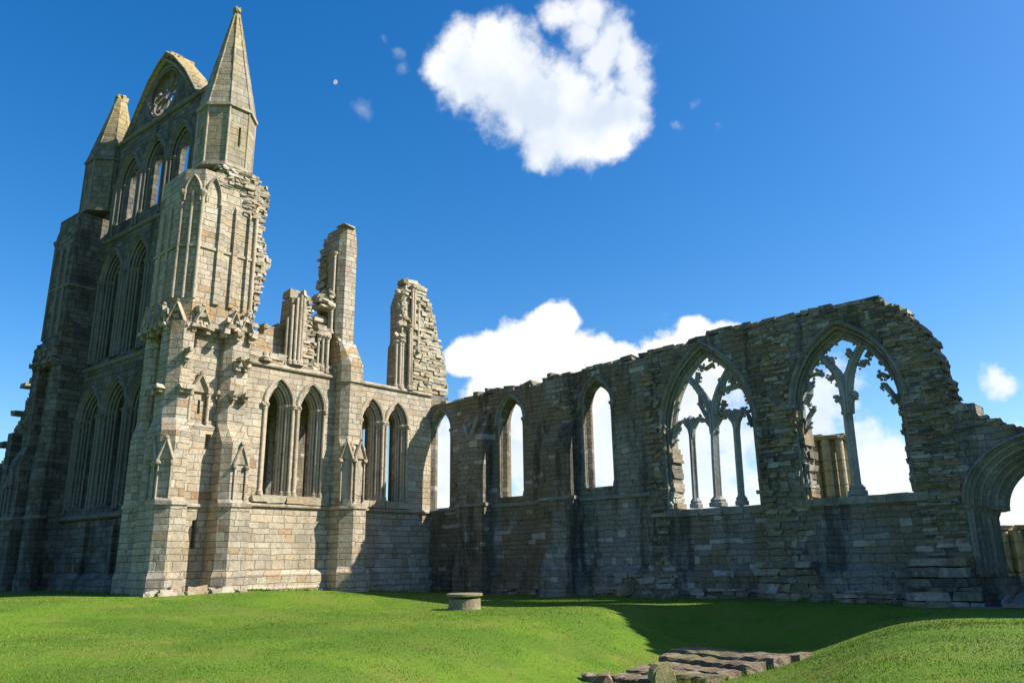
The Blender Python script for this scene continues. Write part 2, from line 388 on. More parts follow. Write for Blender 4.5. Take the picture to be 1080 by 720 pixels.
# mown blades over the nearer turf
def blades(n, seed):
    rs = np.random.RandomState(seed)
    C0 = np.array([CAM_POS.x, CAM_POS.y]); pts = []
    while len(pts) < n:
        d = 8 + 34 * rs.rand(4000) ** 1.7; th = R(90) + R(49 - 2) + (rs.rand(4000) - .5) * R(80) - R(2)
        x = C0[0] + d * np.cos(th); y = C0[1] + d * np.sin(th)
        ok = (y < -.35) & ~((x < 1.5) & (y > -17.2)) & ~((x > 24.6) & (y > -1.8)) 
        pts += list(zip(x[ok], y[ok]))
    p = np.array(pts[:n]); fr_ = fringe(seed); nf = len(fr_); p = np.concatenate([p, fr_]); n = len(p); z = height(p[:, 0], p[:, 1])
    # no blades through the stone slabs or the round plinth
    ang = rs.rand(n) * 2 * PI; hgt = .011 + .018 * rs.rand(n); w = .003 + .003 * rs.rand(n); dist = np.hypot(p[:, 0] - C0[0], p[:, 1] - C0[1])
    hgt *= .55 + .95 * (.5 + .5 * np.sin(p[:, 0] * 2.3 + 1.7 * np.sin(p[:, 1] * 1.9)) * np.cos(p[:, 1] * 2.9 + np.sin(p[:, 0] * 1.3)))
    hgt[-nf:] = .05 + .11 * rs.rand(nf); w[-nf:] *= 1.5
    w = w * np.clip(dist / 11, 1, 3)
    lean = hgt * (.2 + .6 * rs.rand(n)); la = rs.rand(n) * 2 * PI
    V = np.zeros((n, 3, 3)); V[:, 0, 0] = p[:, 0] - w * np.cos(ang); V[:, 0, 1] = p[:, 1] - w * np.sin(ang); V[:, 1, 0] = p[:, 0] + w * np.cos(ang); V[:, 1, 1] = p[:, 1] + w * np.sin(ang)
    V[:, :2, 2] = (z - .004)[:, None]; V[:, 2, 0] = p[:, 0] + lean * np.cos(la); V[:, 2, 1] = p[:, 1] + lean * np.sin(la); V[:, 2, 2] = z + hgt
    me = bpy.data.meshes.new('grass_blades'); me.vertices.add(n * 3); me.vertices.foreach_set('co', V.reshape(-1))
    me.loops.add(n * 3); me.polygons.add(n); me.loops.foreach_set('vertex_index', np.arange(n * 3, dtype=np.int32))
    me.polygons.foreach_set('loop_start', np.arange(0, n * 3, 3, dtype=np.int32)); me.polygons.foreach_set('loop_total', np.full(n, 3, dtype=np.int32))
    me.update(); me.validate(); return me
me = blades(330000, 4)
m, N, bs = new_mat('grass blade')
g = N.node('ShaderNodeNewGeometry'); pos = g.outputs['Position']
col = N.ramp(g.outputs['Random Per Island'], [(0, (.075, .142, .011)), (.5, (.108, .188, .015)), (.85, (.145, .22, .024)), (1, (.22, .225, .065))])
col = N.mix(N.m('MULTIPLY', N.sstep(N.noise(pos, .55, 5, .6), .46, .66), .55), col, (.165, .18, .035))
col = N.mix(N.m('MULTIPLY', N.sstep(N.noise(pos, .23, 4, .6), .55, .42), .5), col, (.06, .125, .011))
N.put(bs.inputs['Base Color'], col); bs.inputs['Roughness'].default_value = .7
me.materials.append(m)
o = bpy.data.objects.new('grass', me); COL.objects.link(o); tag(o, 'short mown green grass covering the abbey lawn', 'grass', kind='stuff')

# far hill beyond the church
mb = MB()
hp = []
for i in range(61):
    th = R(20 + 120 * i / 60); r = 2600
    hp.append((r * math.cos(th) + 20, r * math.sin(th), 42 + 24 * math.sin(i * .21) + 10 * math.sin(i * .57 + 1)))
for dr, k in ((0, 0), (260, .75), (700, 1.), (1400, .6)):
    ring = [Vector((x * (1 + dr / 2600), y * (1 + dr / 2600), -3 + k * h)) for x, y, h in hp]
    if dr: mb.quadloop(prev, list(ring), closed=False, smooth=True)
    prev = list(ring)
m, N, bs = new_mat('far moorland'); g = N.node('ShaderNodeNewGeometry')
N.put(bs.inputs['Base Color'], N.ramp(N.noise(g.outputs['Position'], .006, 4, .6), [(.35, (.06, .08, .075)), (.6, (.11, .13, .1))]))
mb.build('far_hill', m)['kind'] = 'structure'

# ------------------------------------------------------------------ common carved details
def funnel(mb, F, outs):
    """outs: [(outline, depth)] nested orders; makes reveals and ledges"""
    for (o0, d0), (o1, d1) in zip(outs, outs[1:]):
        mb.quadloop([F.p(u, d0, z) for u, z in o0], [F.p(u, d1, z) for u, z in o1])
def lots(name, mat, parent, fn, items):
    for it in items:
        mb = MB(); fn(mb, it); mb.build(name, mat, parent)
def path3(F, outline, d): return [F.p(u, d, z) for u, z in outline]
def capital(mb, F, u, d, z, r):
    mb.lathe(F.p(u, d, z), [(r * .75, -.22), (r * .9, -.2), (r * .72, -.16), (r * .8, -.06), (r * 1.35, .04), (r * 1.5, .06), (r * 1.5, .13), (r * 1.2, .15)], 10)
def base(mb, F, u, d, z, r):
    mb.lathe(F.p(u, d, z), [(r * 1.7, 0), (r * 1.7, .1), (r * 1.35, .12), (r * 1.5, .18), (r * 1.1, .24), (r, .26)], 10)
def hood(mb, F, outline, w, proj, kn=None):
    pts = outline[1:-1]
    mb.bar(F, pts, w, proj * 2, 0)
    if kn:
        for p in (pts[0], pts[-1]): mb.knob(F.p(p[0], -proj * .6, p[1] - .05), kn)
def gablet(mb, F, u, z, w, h, proj):
    """little steep canopy on a face"""
    mb.bar(F, [(u - w / 2 - .05, z - .08), (u, z + h)], .14, proj * 1.7, -proj * .45)
    mb.bar(F, [(u + w / 2 + .05, z - .08), (u, z + h + .02)], .14, proj * 1.7, -proj * .45)
    mb.wall(F, [(u - w / 2, z - .04), (u + w / 2, z - .04), (u, z + h * .92)], [], [], .05, -proj * .55)
    for sgn in (-1, 1):
        mb.knob(F.p(u + sgn * w / 2, -proj * .7, z - .16), .13)
    mb.knob(F.p(u, -proj * .9, z + h + .1), .1)
def corbel(mb, F, u, z, w, proj):
    mb.stone(F, u, -proj * .4, z, w, proj * 1.2, .2, .2)
    mb.stone(F, u + rnd.uniform(-.05, .05), -proj * .25, z - .18, w * .75, proj * .8, .2, .22)
    mb.knob(F.p(u, -proj * .6, z - .1), w * .3)

# ================================================================== NAVE WALL
nave = thing('nave_wall', 'long roofless dark church wall with three lancets and two broken tracery windows', 'ruined wall', (14, 0, 0))
FN = Fr((0, 0, 0), (1, 0, 0), (0, -1, 0)); T = 1.35
topline = [(-.48, 10.6), (2.6, 10.62), (4.6, 10.72), (6.7, 10.68), (9.5, 10.78), (12.3, 10.86), (15.5, 11.0), (18.4, 11.28), (20.3, 11.28), (23.1, 11.26), (25.0, 11.1), (25.9, 10.45), (26.55, 9.55), (26.88, 8.4), (27.05, 7.5), (27.15, 6.75), (27.8, 6.12), (28.9, 5.62), (30.6, 5.8), (31.8, 6.6), (32.95, 8.2)]
W1 = dict(uc=.35, a=.84, zs=9.0, r=1.25, zl=4.45)
W2 = dict(uc=5.85, a=.92, zs=8.95, r=1.35, zl=4.9)
W3 = dict(uc=11.55, a=.92, zs=9.0, r=1.35, zl=5.0)
def orders(w, lst): return [(arch(w['uc'] + l[3] if len(l) > 3 else w['uc'], w['a'] + l[0], w['zs'], w['r'] + l[1], w['zl'] + (.0 if l[0] >= 0 else .0)), l[2]) for l in lst]
L1 = [(0, 0, 0), (-.12, -.16, .14), (-.12, -.16, .22), (-.28, -.4, .4), (-.26, -.36, .55), (.3, .3, T)]
W1o = [(0, 0, 0), (-.06, -.1, .12), (-.12, -.2, .25), (-.05, -.1, .4), (.9, .3, T)]
o1 = orders(W1, W1o); o2 = orders(W2, L1); o3 = orders(W3, L1)
A4 = dict(uc=17.45, a=2.22, zs=7.1, r=3.72, zl=3.7); A5 = dict(uc=23.45, a=2.08, zs=7.35, r=3.1, zl=3.82)
LB = [(0, 0, 0), (-.07, -.1, .12), (-.07, -.1, .18), (-.2, -.32, .32), (-.2, -.32, .62), (-.02, -.06, .9), (.05, .05, T)]
o4 = orders(A4, LB); o5 = orders(A5, LB)
def ell(uc, a, zs, rise, zb, n=12, ja=0):
    return [(uc - a - ja, zb), (uc - a - ja, zs - .02)] + [(uc - a * math.cos(PI * i / (2 * n)) if i <= n else 0, zs + rise * math.sin(PI * i / (2 * n))) for i in range(n + 1)] + \
           [(uc + a * math.cos(PI * i / (2 * n)), zs + rise * math.sin(PI * i / (2 * n))) for i in range(n - 1, -1, -1)] + [(uc + a + ja, zs - .02), (uc + a + ja, zb)]
DO = [(ell(30, 2.93 - .2 * k, 3.3 - .05 * k, 2.25 - .12 * k, -.55, 12, .07 * k), .16 * k) for k in range(6)]
DOX = []
for k, (ol, d) in enumerate(DO):
    DOX.append((ol, d))
    if k < 5: DOX.append((DO[k + 1][0], d + .03))
DOX.append((ell(30, 2.05, 3.05, 1.75, -.55, 12, .3), T))
top = jag(topline, .5, .13)
outer = [(-2.2, -.6), (-2.2, 11.29), (-.5, 11.29), (-.48, 10.6)] + top[1:] + [(32.95, -.6)]
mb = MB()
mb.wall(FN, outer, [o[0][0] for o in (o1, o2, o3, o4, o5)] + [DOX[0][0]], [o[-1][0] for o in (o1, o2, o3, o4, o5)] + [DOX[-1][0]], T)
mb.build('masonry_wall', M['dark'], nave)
# ruined wall head
mb = MB(); coping(mb, FN, topline, .02, T - .02, .1, .26, .18, .1); coping(mb, FN, topline[:12], .1, T - .2, .08, .2, .2, .45)
for u, z, s in ((4.0, 10.85, .3), (8.6, 10.95, .3), (3.2, 10.8, .28)): mb.stone(FN, u, .3, z, s, .6, .3, .2)
mb.build('wall_head', M['rub'], nave)
# stepped broken end of the wall
mb = MB()
def end_lo(z): return 25.55 + (.0 if z < 8 else (z - 8) * -.28)
def end_hi(z):
    zs_ = [(0, 26.9), (3, 26.95), (6.3, 27.05), (7.5, 27.02), (8.4, 26.85), (9.5, 26.5), (10.4, 25.9), (11.1, 25.1)]
    for (za, ua), (zb_, ub) in zip(zs_, zs_[1:]):
        if za <= z <= zb_: return ua + (ub - ua) * (z - za) / (zb_ - za)
    return 25
rubble(mb, FN, end_lo, end_hi, 1.3, 11.1, -.02, 1.25, .06, .07, .17, .25, .75, .1, .03)
rubble(mb, FN, lambda z: 27.0, lambda z: 27.0 + max(.0, (6.6 - z) * 1.9 if z > 5.6 else 0) + (.2 if z > 5.6 else 0), 5.75, 6.7, -.0, .5, .1, .08, .16)
# rubble head over the traceried windows
for (u0, u1, z0, z1) in ((19.2, 21.9, 10.35, 11.2), (22.4, 25.2, 10.72, 11.25)):
    rubble(mb, FN, u0, u1, z0, z1, .0, .4, .07, .07, .15, .2, .6)
mb.build('broken_wall_end', M['rub'], nave)
# torn-off buttress scars: rubble strips between the windows
for (ua, ub, za, zb_, pr) in ((14.35, 15.2, .5, 10.3, .16), (19.75, 21.35, .4, 10.4, .18), (8.9, 10.2, 8.1, 10.2, .12)):
    mb = MB()
    rubble(mb, FN, lambda z: ua + .1 * math.sin(z * 1.3), lambda z: ub + .12 * math.sin(z * 1.9 + 1), za, zb_, .0, .6, pr, .09, .24, .2, .7, .18)
    mb.build('buttress_scar', M['rub'], nave)
# pilaster buttresses
for (ua, ub, proj, zt, gab) in ((2.45, 4.45, .75, 9.5, True), (8.45, 10.3, .75, 8.3, False)):
    mb = MB()
    mb.box(FN, ua - .08, ub + .08, -proj - .2, .05, -.5, 1.3)
    mb.section(FN, [(.05, 1.3), (-proj - .2, 1.3), (-proj - .05, 1.5), (.05, 1.5)], ua - .077, ub + .077)
    mb.box(FN, ua, ub, -proj - .05, .05, 1.49, 4.5)
    mb.box(FN, ua + .05, ub - .05, -proj, .05, 4.6, zt - 1.4)
    mb.section(FN, [(.05, zt - 1.4), (-proj, zt - 1.4), (-.12, zt), (.05, zt)], ua + .05, ub - .05)
    b = mb.build('buttress', M['dark'], nave)
    if gab:
        mb = MB(); uc = (ua + ub) / 2
        for s_ in (-1, 1): mb.bar(FN, [(uc - .1, zt - 1.45), (uc + (.66 if s_ > 0 else -.36) - .1, zt - (.2 if s_ > 0 else .55))], .13, .3, -.62)
        mb.build('gablet', M['mould'], b)
    mb = MB(); mb.section(FN, [(.05, 4.49), (-proj - .12, 4.49), (-proj - .12, 4.56), (-proj + .01, 4.66), (.05, 4.66)], ua - .06, ub + .06)
    mb.build('string_course', M['mould_dark'], b)
# string course and plinth
lots('string_course', M['mould_dark'], nave, lambda mb, q: mb.section(FN, [(.05, 4.36), (-.1, 4.4), (-.12, 4.47), (0.02, 4.6), (.05, 4.6)], *q), ((-.49, 2.38), (4.52, 8.38), (10.37, 14.4)))
lots('plinth', M['dark'], nave, lambda mb, q: mb.section(FN, [(.05, -.5), (-.28, -.5), (-.28, 1.05), (-.02, 1.28), (.05, 1.28)], *q), ((-.49, 2.36), (4.54, 8.36), (10.39, 27.0)))
mb = MB()
rubble(mb, FN, 4.6, 27.0, -.25, .38, -.42, .5, .1, .12, .28, .25, .9, .2)
rubble(mb, FN, 12.5, 15.6, .1, 1.0, -.42, .5, .1, .12, .3, .3, .9, .2)
rubble(mb, FN, 19.4, 21.6, -.1, 1.25, -.5, .6, .12, .2, .4, .4, 1.1, .15)
mb.build('rubble_footing', M['rub'], nave)
# window 4/5 sills
for w in (A4, A5):
    mb = MB(); z = w['zl']; u = w['uc'] - w['a'] - .25
    while u < w['uc'] + w['a'] + .2:
        l = rnd.uniform(.6, 1.2); l = min(l, w['uc'] + w['a'] + .35 - u)
        mb.stone(FN, u + l / 2, .55, z - .14, l * .99, 1.25, .3, .06); u += l
    mb.build('window_sill', M['mould_dark'], nave)
# three plain lancets
for w, oo, k in ((W1, o1, 1), (W2, o2, 2), (W3, o3, 3)):
    mb = MB(); funnel(mb, FN, oo)
    lw = mb.build('lancet_window', M['dark'], nave, fix=False)
    mb = MB(); 
    hd = arch(w['uc'], w['a'] + .1, w['zs'] - .1, w['r'] + .15, w['zl'])
    if k == 1: hd = [p for p in hd if p[0] > -.4]; mb.bar(FN, hd[:-1], .16, .2, 0)
    else: hood(mb, FN, hd, .16, .13, .13)
    mb.build('hood_mould', M['mould_dark'], lw)
    for sgn in ((1,) if k == 1 else (-1, 1)):
        mb = MB(); uu = w['uc'] + sgn * (w['a'] - .04)
        mb.tube([FN.p(uu, .07, w['zl'] + .2), FN.p(uu, .07, w['zs'] - .15)], .065, 8)
        base(mb, FN, uu, .07, w['zl'], .07); sh = mb.build('jamb_shaft', M['mould_dark'], lw)
        mb = MB(); capital(mb, FN, uu, .07, w['zs'] - .1, .1); mb.build('capital', M['mould_dark'], lw)
    mb = MB()
    mb.tube(path3(FN, [p for p in arch(w['uc'], w['a'] - .04, w['zs'], w['r'] - .05, w['zl'])[1:-1] if p[0] > -.42], .07), .06, 8)
    mb.build('arch_moulding', M['mould_dark'], lw)
# traceried windows
def cap_fan(mb, F, u, z, dc, w, h, n=3):
    """flaring head of a mullion where the broken tracery ribs start"""
    for i in range(-n, n + 1):
        t = i / n
        pts = [(u + .05 * t, z), (u + w * .22 * t, z + h * .45), (u + w * .62 * t, z + h * (.88 - .06 * abs(t))), (u + w * t, z + h * (1.0 - .18 * abs(t)))]
        mb.bar(F, pts, [.13, .14, .16, .15], .3, dc)
    for i in range(9):
        t = rnd.uniform(-1, 1); mb.knob(F.p(u + w * t * .95, dc + rnd.uniform(-.12, .12), z + h * rnd.uniform(.75, 1.0)), rnd.uniform(.06, .11), .35)
def cusps(mb, F, path, dc, n, r=.09, off=.14, side=0):
    for i in range(n):
        k = rnd.randrange(len(path) - 1); t = rnd.random()
        u = path[k][0] + (path[k + 1][0] - path[k][0]) * t; z = path[k][1] + (path[k + 1][1] - path[k][1]) * t
        tx = path[k + 1][0] - path[k][0]; tz = path[k + 1][1] - path[k][1]; L = math.hypot(tx, tz)
        s_ = side or rnd.choice((-1, 1))
        c = F.p(u - tz / L * off * s_, dc + rnd.uniform(-.06, .06), z + tx / L * off * s_)
        mb.knob(c, r * rnd.uniform(.55, 1.1), .22)
DT = .47
def mullion(mb, F, pts, w, dep):
    mb.bar(F, pts, w, dep, DT)
    for s_ in (-.55, .55):
        mb.tube([F.p(u + s_ * w * .8, DT - .02, z) for u, z in pts], .045, 6)
    mb.tube([F.p(u, DT - dep * .5, z) for u, z in pts], .05, 6)
    u, z = pts[0]
    mb.lathe(F.p(u, DT, z - .08), [(w * 1.15, 0), (w * 1.15, .16), (w * .9, .2), (w * 1.0, .27), (w * .75, .36), (w * .6, .42)], 8)
def big_window(w, oo, name, mulls, ribs, fans, extra):
    mb = MB(); funnel(mb, FN, oo)
    win = mb.build('traceried_window', M['mould_dark'], nave, fix=False)
    mb = MB()
    hood(mb, FN, arch(w['uc'], w['a'] + .1, w['zs'], w['r'] + .17, w['zl']), .17, .14, None)
    mb.build('hood_mould', M['mould_dark'], win)
    mb = MB()
    for off, d, r in ((-.03, .06, .05), (-.13, .2, .06), (-.2, .34, .05)):
        mb.tube(path3(FN, arch(w['uc'], w['a'] + off, w['zs'], w['r'] + off * 1.5, w['zl'] + .05), d), r, 6)
    mb.build('arch_moulding', M['mould_dark'], win)
    for pts, ww, dep in mulls:
        mb = MB(); mullion(mb, FN, pts, ww, dep); mb.build('mullion', M['trac'], win)
    mb = MB()
    for pts, ww in ribs:
        ww = [x * 1.2 for x in ww] if isinstance(ww, list) else ww * 1.25
        mb.bar(FN, pts, ww, .34, DT); mb.bar(FN, pts, [x * .45 for x in ww] if isinstance(ww, list) else ww * .45, .46, DT)
        cusps(mb, FN, pts, DT, max(3, int(len(pts) * 2.2)), .085, .15)
    for (u, z, w_, h_) in fans: cap_fan(mb, FN, u, z, DT, w_, h_)
    for e in extra: mb.knob(FN.p(e[0], DT, e[1]), e[2], .25)
    # cusped fringe still clinging under the arch
    ins = arch(w['uc'], w['a'] - .24, w['zs'], w['r'] - .38, w['zl'])[3:-3]
    mb.bar(FN, ins, .16, .3, DT); cusps(mb, FN, ins, DT, 18, .08, .1, -1)
    mb.build('tracery', M['trac'], win)
    return win
w4 = big_window(A4, o4, 'w4',
    [([(17.45, 3.85), (17.5, 5.7), (17.56, 7.0)], .36, .42), ([(16.38, 3.85), (16.42, 5.8), (16.44, 7.0)], .26, .32), ([(18.54, 3.85), (18.57, 5.6), (18.6, 7.0)], .26, .32)],
    [([(17.5, 6.9), (17.5, 7.8), (17.4, 8.2), (17.15, 8.65), (16.8, 9.2), (16.45, 9.6), (16.2, 9.85)], [.3, .34, .34, .3, .26, .24, .24]),
     ([(17.6, 6.9), (17.62, 7.8), (17.74, 8.3), (17.96, 8.8), (18.25, 9.3), (18.55, 9.72)], [.3, .34, .34, .32, .28, .26]),
     ([(17.86, 8.55), (18.1, 8.75), (18.4, 8.78), (18.85, 8.85), (19.05, 8.75)], .2), ([(18.6, 8.8), (18.72, 9.3)], .16), ([(18.3, 9.3), (18.62, 9.2)], .14),
     ([(17.5, 7.6), (17.2, 7.75), (17.0, 8.2), (17.02, 8.7)], .15), ([(17.75, 7.7), (18.05, 7.9), (18.15, 8.3)], .14),
     ([(15.45, 7.2), (15.6, 7.9), (15.8, 8.6)], .22), ([(17.1, 10.0), (17.4, 9.85), (17.75, 10.0)], .16), ([(16.9, 9.3), (17.0, 9.75)], .15),
     ([(19.32, 7.0), (19.2, 7.5), (18.95, 7.85)], .13), ([(15.5, 6.7), (15.62, 7.2), (15.85, 7.6)], .15)],
    [(16.44, 6.8, .6, 1.0), (18.6, 6.8, .6, 1.05), (17.55, 6.75, .6, .95)],
    [(15.8, 7.3, .13), (16.95, 8.3, .14), (16.9, 7.6, .12), (18.1, 8.1, .14), (19.3, 8.3, .13), (18.1, 7.6, .11)])
w5 = big_window(A5, o5, 'w5',
    [([(23.3, 3.95), (23.3, 5.4), (23.32, 7.1)], .33, .42)],
    [([(23.3, 7.0), (23.34, 7.9), (23.28, 8.25), (23.1, 8.7), (22.85, 9.1), (22.6, 9.4), (22.4, 9.55)], [.34, .4, .36, .3, .26, .24, .24]),
     ([(23.4, 7.0), (23.44, 7.9), (23.56, 8.5), (23.75, 8.95), (24.0, 9.35), (24.3, 9.75)], [.3, .36, .34, .3, .28, .28]),
     ([(23.95, 8.9), (24.15, 8.8), (24.25, 8.95)], .13), ([(22.05, 8.75), (22.3, 8.78), (22.5, 8.72)], .13), ([(22.95, 8.6), (22.75, 8.45)], .13),
     ([(25.2, 7.2), (25.02, 7.6), (24.82, 7.95)], .16), ([(25.0, 8.2), (24.78, 8.35), (24.65, 8.3)], .15), ([(21.65, 6.6), (21.8, 7.1), (22.05, 7.4)], .16), ([(21.7, 7.6), (21.95, 8.0), (22.0, 8.5)], .2),
     ([(23.0, 9.1), (22.95, 9.35)], .14), ([(23.85, 9.2), (23.65, 9.55)], .14), ([(24.45, 9.3), (24.3, 9.1)], .16)],
    [(23.34, 6.75, .42, 1.0)],
    [(22.95, 7.75, .13), (23.7, 7.72, .13), (22.85, 8.5, .12), (24.25, 8.95, .12), (22.5, 8.73, .12), (24.8, 7.95, .12), (24.65, 8.3, .1), (22.05, 7.45, .12), (23.05, 8.2, .1)])
# ragged broken jambs of the windows
lots('broken_jamb', M['rub'], nave, lambda mb, q: rubble(mb, FN, q[0], q[1], q[2], q[3], .12, .9, .06, .14, .3, .2, .4, .12, .07), ((15.2, 15.5, 3.75, 6.4), (21.38, 21.62, 3.9, 7.0), (25.3, 25.5, 3.9, 7.4)))
# doorway
mb = MB(); funnel(mb, FN, DOX)
door = mb.build('doorway_arch', M['mould_dark'], nave, fix=False)
mb = MB()
for k, (ol, d) in enumerate(DO):
    ar = ol[2:-2]
    mb.tube(path3(FN, ar, d + .02), .085, 8)
    if k < 5: mb.tube(path3(FN, [(30 + (u - 30) * .966, z - .04) for u, z in ar], d + .04), .045, 6)
mb.bar(FN, [(30 + (u - 30) * 1.03, z + .03) for u, z in DO[0][0][2:-2]], .16, .3, 0)
mb.build('arch_moulding', M['mould_dark'], door)
for k, (ol, d) in enumerate(DO):
    for sgn in (-1, 1):
        uu = 30 + sgn * (2.93 - .13 * k + .02); zc = 3.15 - .05 * k
        mb = MB(); mb.tube([FN.p(uu, d + .04, 1.25), FN.p(uu, d + .04, zc)], .075, 8); base(mb, FN, uu, d + .04, 1.0, .09); mb.build('jamb_shaft', M['mould_dark'], door)
        mb = MB(); capital(mb, FN, uu, d + .04, zc, .1); mb.build('capital', M['mould_dark'], door)
for sgn in (-1, 1):
    mb = MB()
    for k in range(3):
        c0 = 30 + sgn * (2.2 + .02 * k); hw = .92 + .1 * (2 - k)
        mb.prism([(c0 - hw * .9, -.18 - .1 * (2 - k)), (c0 + hw * .1, -.18 - .1 * (2 - k)), (c0 + hw * .3, 1.1), (c0 - hw * .9, 1.1)] if sgn < 0 else [(c0 - hw * .1, -.18 - .1 * (2 - k)), (c0 + hw * .9, -.18 - .1 * (2 - k)), (c0 + hw * .9, 1.1), (c0 - hw * .3, 1.1)], -.4 if k == 0 else .32 + .3 * (k - 1), .32 + .3 * k)
    mb.build('door_plinth', M['dark'], door)
# heap of big footing stones beside the doorway
mb = MB()
rubble(mb, FN, 24.9, 27.35, -.15, .32, -1.15, 1.2, .08, .3, .34, .8, 1.6, .1)
rubble(mb, FN, 25.0, 27.3, .3, .62, -.85, 1.0, .1, .12, .2, .3, .8, .16)
rubble(mb, FN, 25.0, 26.9, .6, 1.3, -.75, .85, .06, .28, .4, .7, 1.2, .07)
mb.build('stepped_footing', M['rub'], nave)

# the west front of the nave, standing at the end of this wall and throwing its shade over the hollow
wf = thing('west_front', 'tall ruined west front wall of the church with a gabled top, beyond the doorway', 'ruined wall', (33.8, 6, 0))
FWF = Fr((34.6, 0, 0), (0, 1, 0), (1, 0, 0))
wo = arch(5.6, 1.5, 12.2, 2.4, 10.4)
mb = MB(); mb.wall(FWF, [(-2.0, -.5), (-2.0, 12.1)] + jag([(-2, 12.1), (.5, 13.6), (4.5, 17.), (7.2, 19.), (8.6, 14.5), (9.2, 10)], .5, .14) + [(9.2, -.5)], [wo], [wo], 1.6)
mb.quadloop([FWF.p(u, 0, z) for u, z in wo], [FWF.p(u, 1.6, z) for u, z in wo])
mb.build('masonry_wall', M['pale'], wf, fix=False)
mb = MB(); coping(mb, FWF, [(-2, 12.1), (.5, 13.6), (4.5, 17.), (7.2, 19.), (8.6, 14.5), (9.2, 10)], .05, 1.55, .12, .3, .15, .1); mb.build('wall_head', M['rub'], wf)

# ================================================================== TRANSEPT
tr = thing('abbey_transept', 'tall ruined pale abbey transept with two spired turrets and three tiers of lancets', 'ruined abbey', (-6, -7, 0))
FW = Fr((-.5, 0, 0), (0, 1, 0), (1, 0, 0)); TW = 1.7
LW = [(0, 0, 0), (0, 0, .14), (-.18, -.25, .16), (-.18, -.25, .42), (-.38, -.54, .45), (-.38, -.54, .66), (-.44, -.62, .7), (.1, .1, TW)]
WW = [dict(uc=c, a=.77, zs=9.35, r=1.3, zl=4.9) for c in (-10.16, -8.3)] + [dict(uc=c, a=.76, zs=9.2, r=1.25, zl=4.9) for c in (-4.4, -2.62)]
oW = [orders(w, LW) for w in WW]
wt = [(-12.2, 12.2), (-11.4, 11.9), (-10.9, 11.55), (-8.3, 11.45), (-7.0, 11.4), (-5.8, 11.35), (-2.9, 11.3), (-1.5, 11.35), (-.003, 11.3)]
mb = MB()
mb.wall(FW, [(-12.3, -.5), (-12.3, 12.25)] + jag(wt, .5, .1) + [(-.003, -.5)], [o[0][0] for o in oW], [o[-1][0] for o in oW], TW)
mb.build('west_wall', M['pale'], tr)
for sp_ in ((-12.28, -7.0), (-5.6, -.02)):
    for dz in (0, 6.83): lots('string_course', M['mould'], tr, lambda mb, q: mb.section(FW, [(.05, 4.3 + dz), (-.12, 4.34 + dz), (-.14, 4.42 + dz), (-.02, 4.52 + dz), (.05, 4.52 + dz)], *q), (sp_,))
    lots('plinth', M['pale'], tr, lambda mb, q: mb.section(FW, [(.05, -.4), (-.42, -.4), (-.42, .6), (-.3, .68), (-.3, 1.22), (-.04, 1.42), (.05, 1.42)], *q), (sp_,))
for ua, ub in ((-11.35, -7.1), (-5.45, -1.7)):
    mb = MB(); u = ua
    while u < ub:
        l = min(rnd.uniform(.4, 1.), ub - u + .02)
        mb.stone(FW, u + l / 2, .02, 4.7, l, .36, rnd.uniform(.3, .42), .09); u += l
    mb.build('worn_sill', M['rub_pale'], tr)
def carved_lancet(F, w, oo, parent, mat, mould, T_, hoodw=.15, dog=True, shafts=((.02, -.03, .085), (-.09, .12, .07), (-.19, .22, .08), (-.29, .38, .065), (-.37, .5, .07))):
    mb = MB(); funnel(mb, F, oo); lw = mb.build('lancet_window', mat, parent, fix=False)
    mb = MB(); hood(mb, F, arch(w['uc'], w['a'] + .09, w['zs'] - .05, w['r'] + .13, w['zl']), hoodw, .12, .13); mb.build('hood_mould', mould, lw)
    mb = MB()
    for off, d, r in shafts:
        ol = arch(w['uc'], w['a'] + off, w['zs'], w['r'] + off * 1.4, w['zl'])
        mb.tube(path3(F, ol[1:-1], d), r, 8)
        for sgn in (-1, 1):
            uu = w['uc'] + sgn * (w['a'] + off)
            ms = MB(); ms.tube([F.p(uu, d, w['zl'] + .1), F.p(uu, d, w['zs'] - .1)], r, 8); base(ms, F, uu, d, w['zl'] - .02, r); ms.build('jamb_shaft', mould, lw)
            mc = MB(); capital(mc, F, uu, d, w['zs'] - .1, r * 1.35); mc.build('capital', mould, lw)
    mb.build('arch_moulding', mould, lw)
    if dog:
        for sgn in (-1, 1):
            mb = MB(); z = w['zl'] + .4
            mb.tube([F.p(w['uc'] + sgn * (w['a'] + .05), .05, z - .2), F.p(w['uc'] + sgn * (w['a'] + .05), .05, w['zs'] - .3)], .03, 6)
            while z < w['zs'] - .4:
                mb.knob(F.p(w['uc'] + sgn * (w['a'] + .05), .03, z), .07, .2); z += .21
            mb.build('dogtooth_carving', mould, lw)
    return lw
for w, oo in zip(WW, oW): carved_lancet(FW, w, oo, tr, M['pale'], M['mould'], TW)
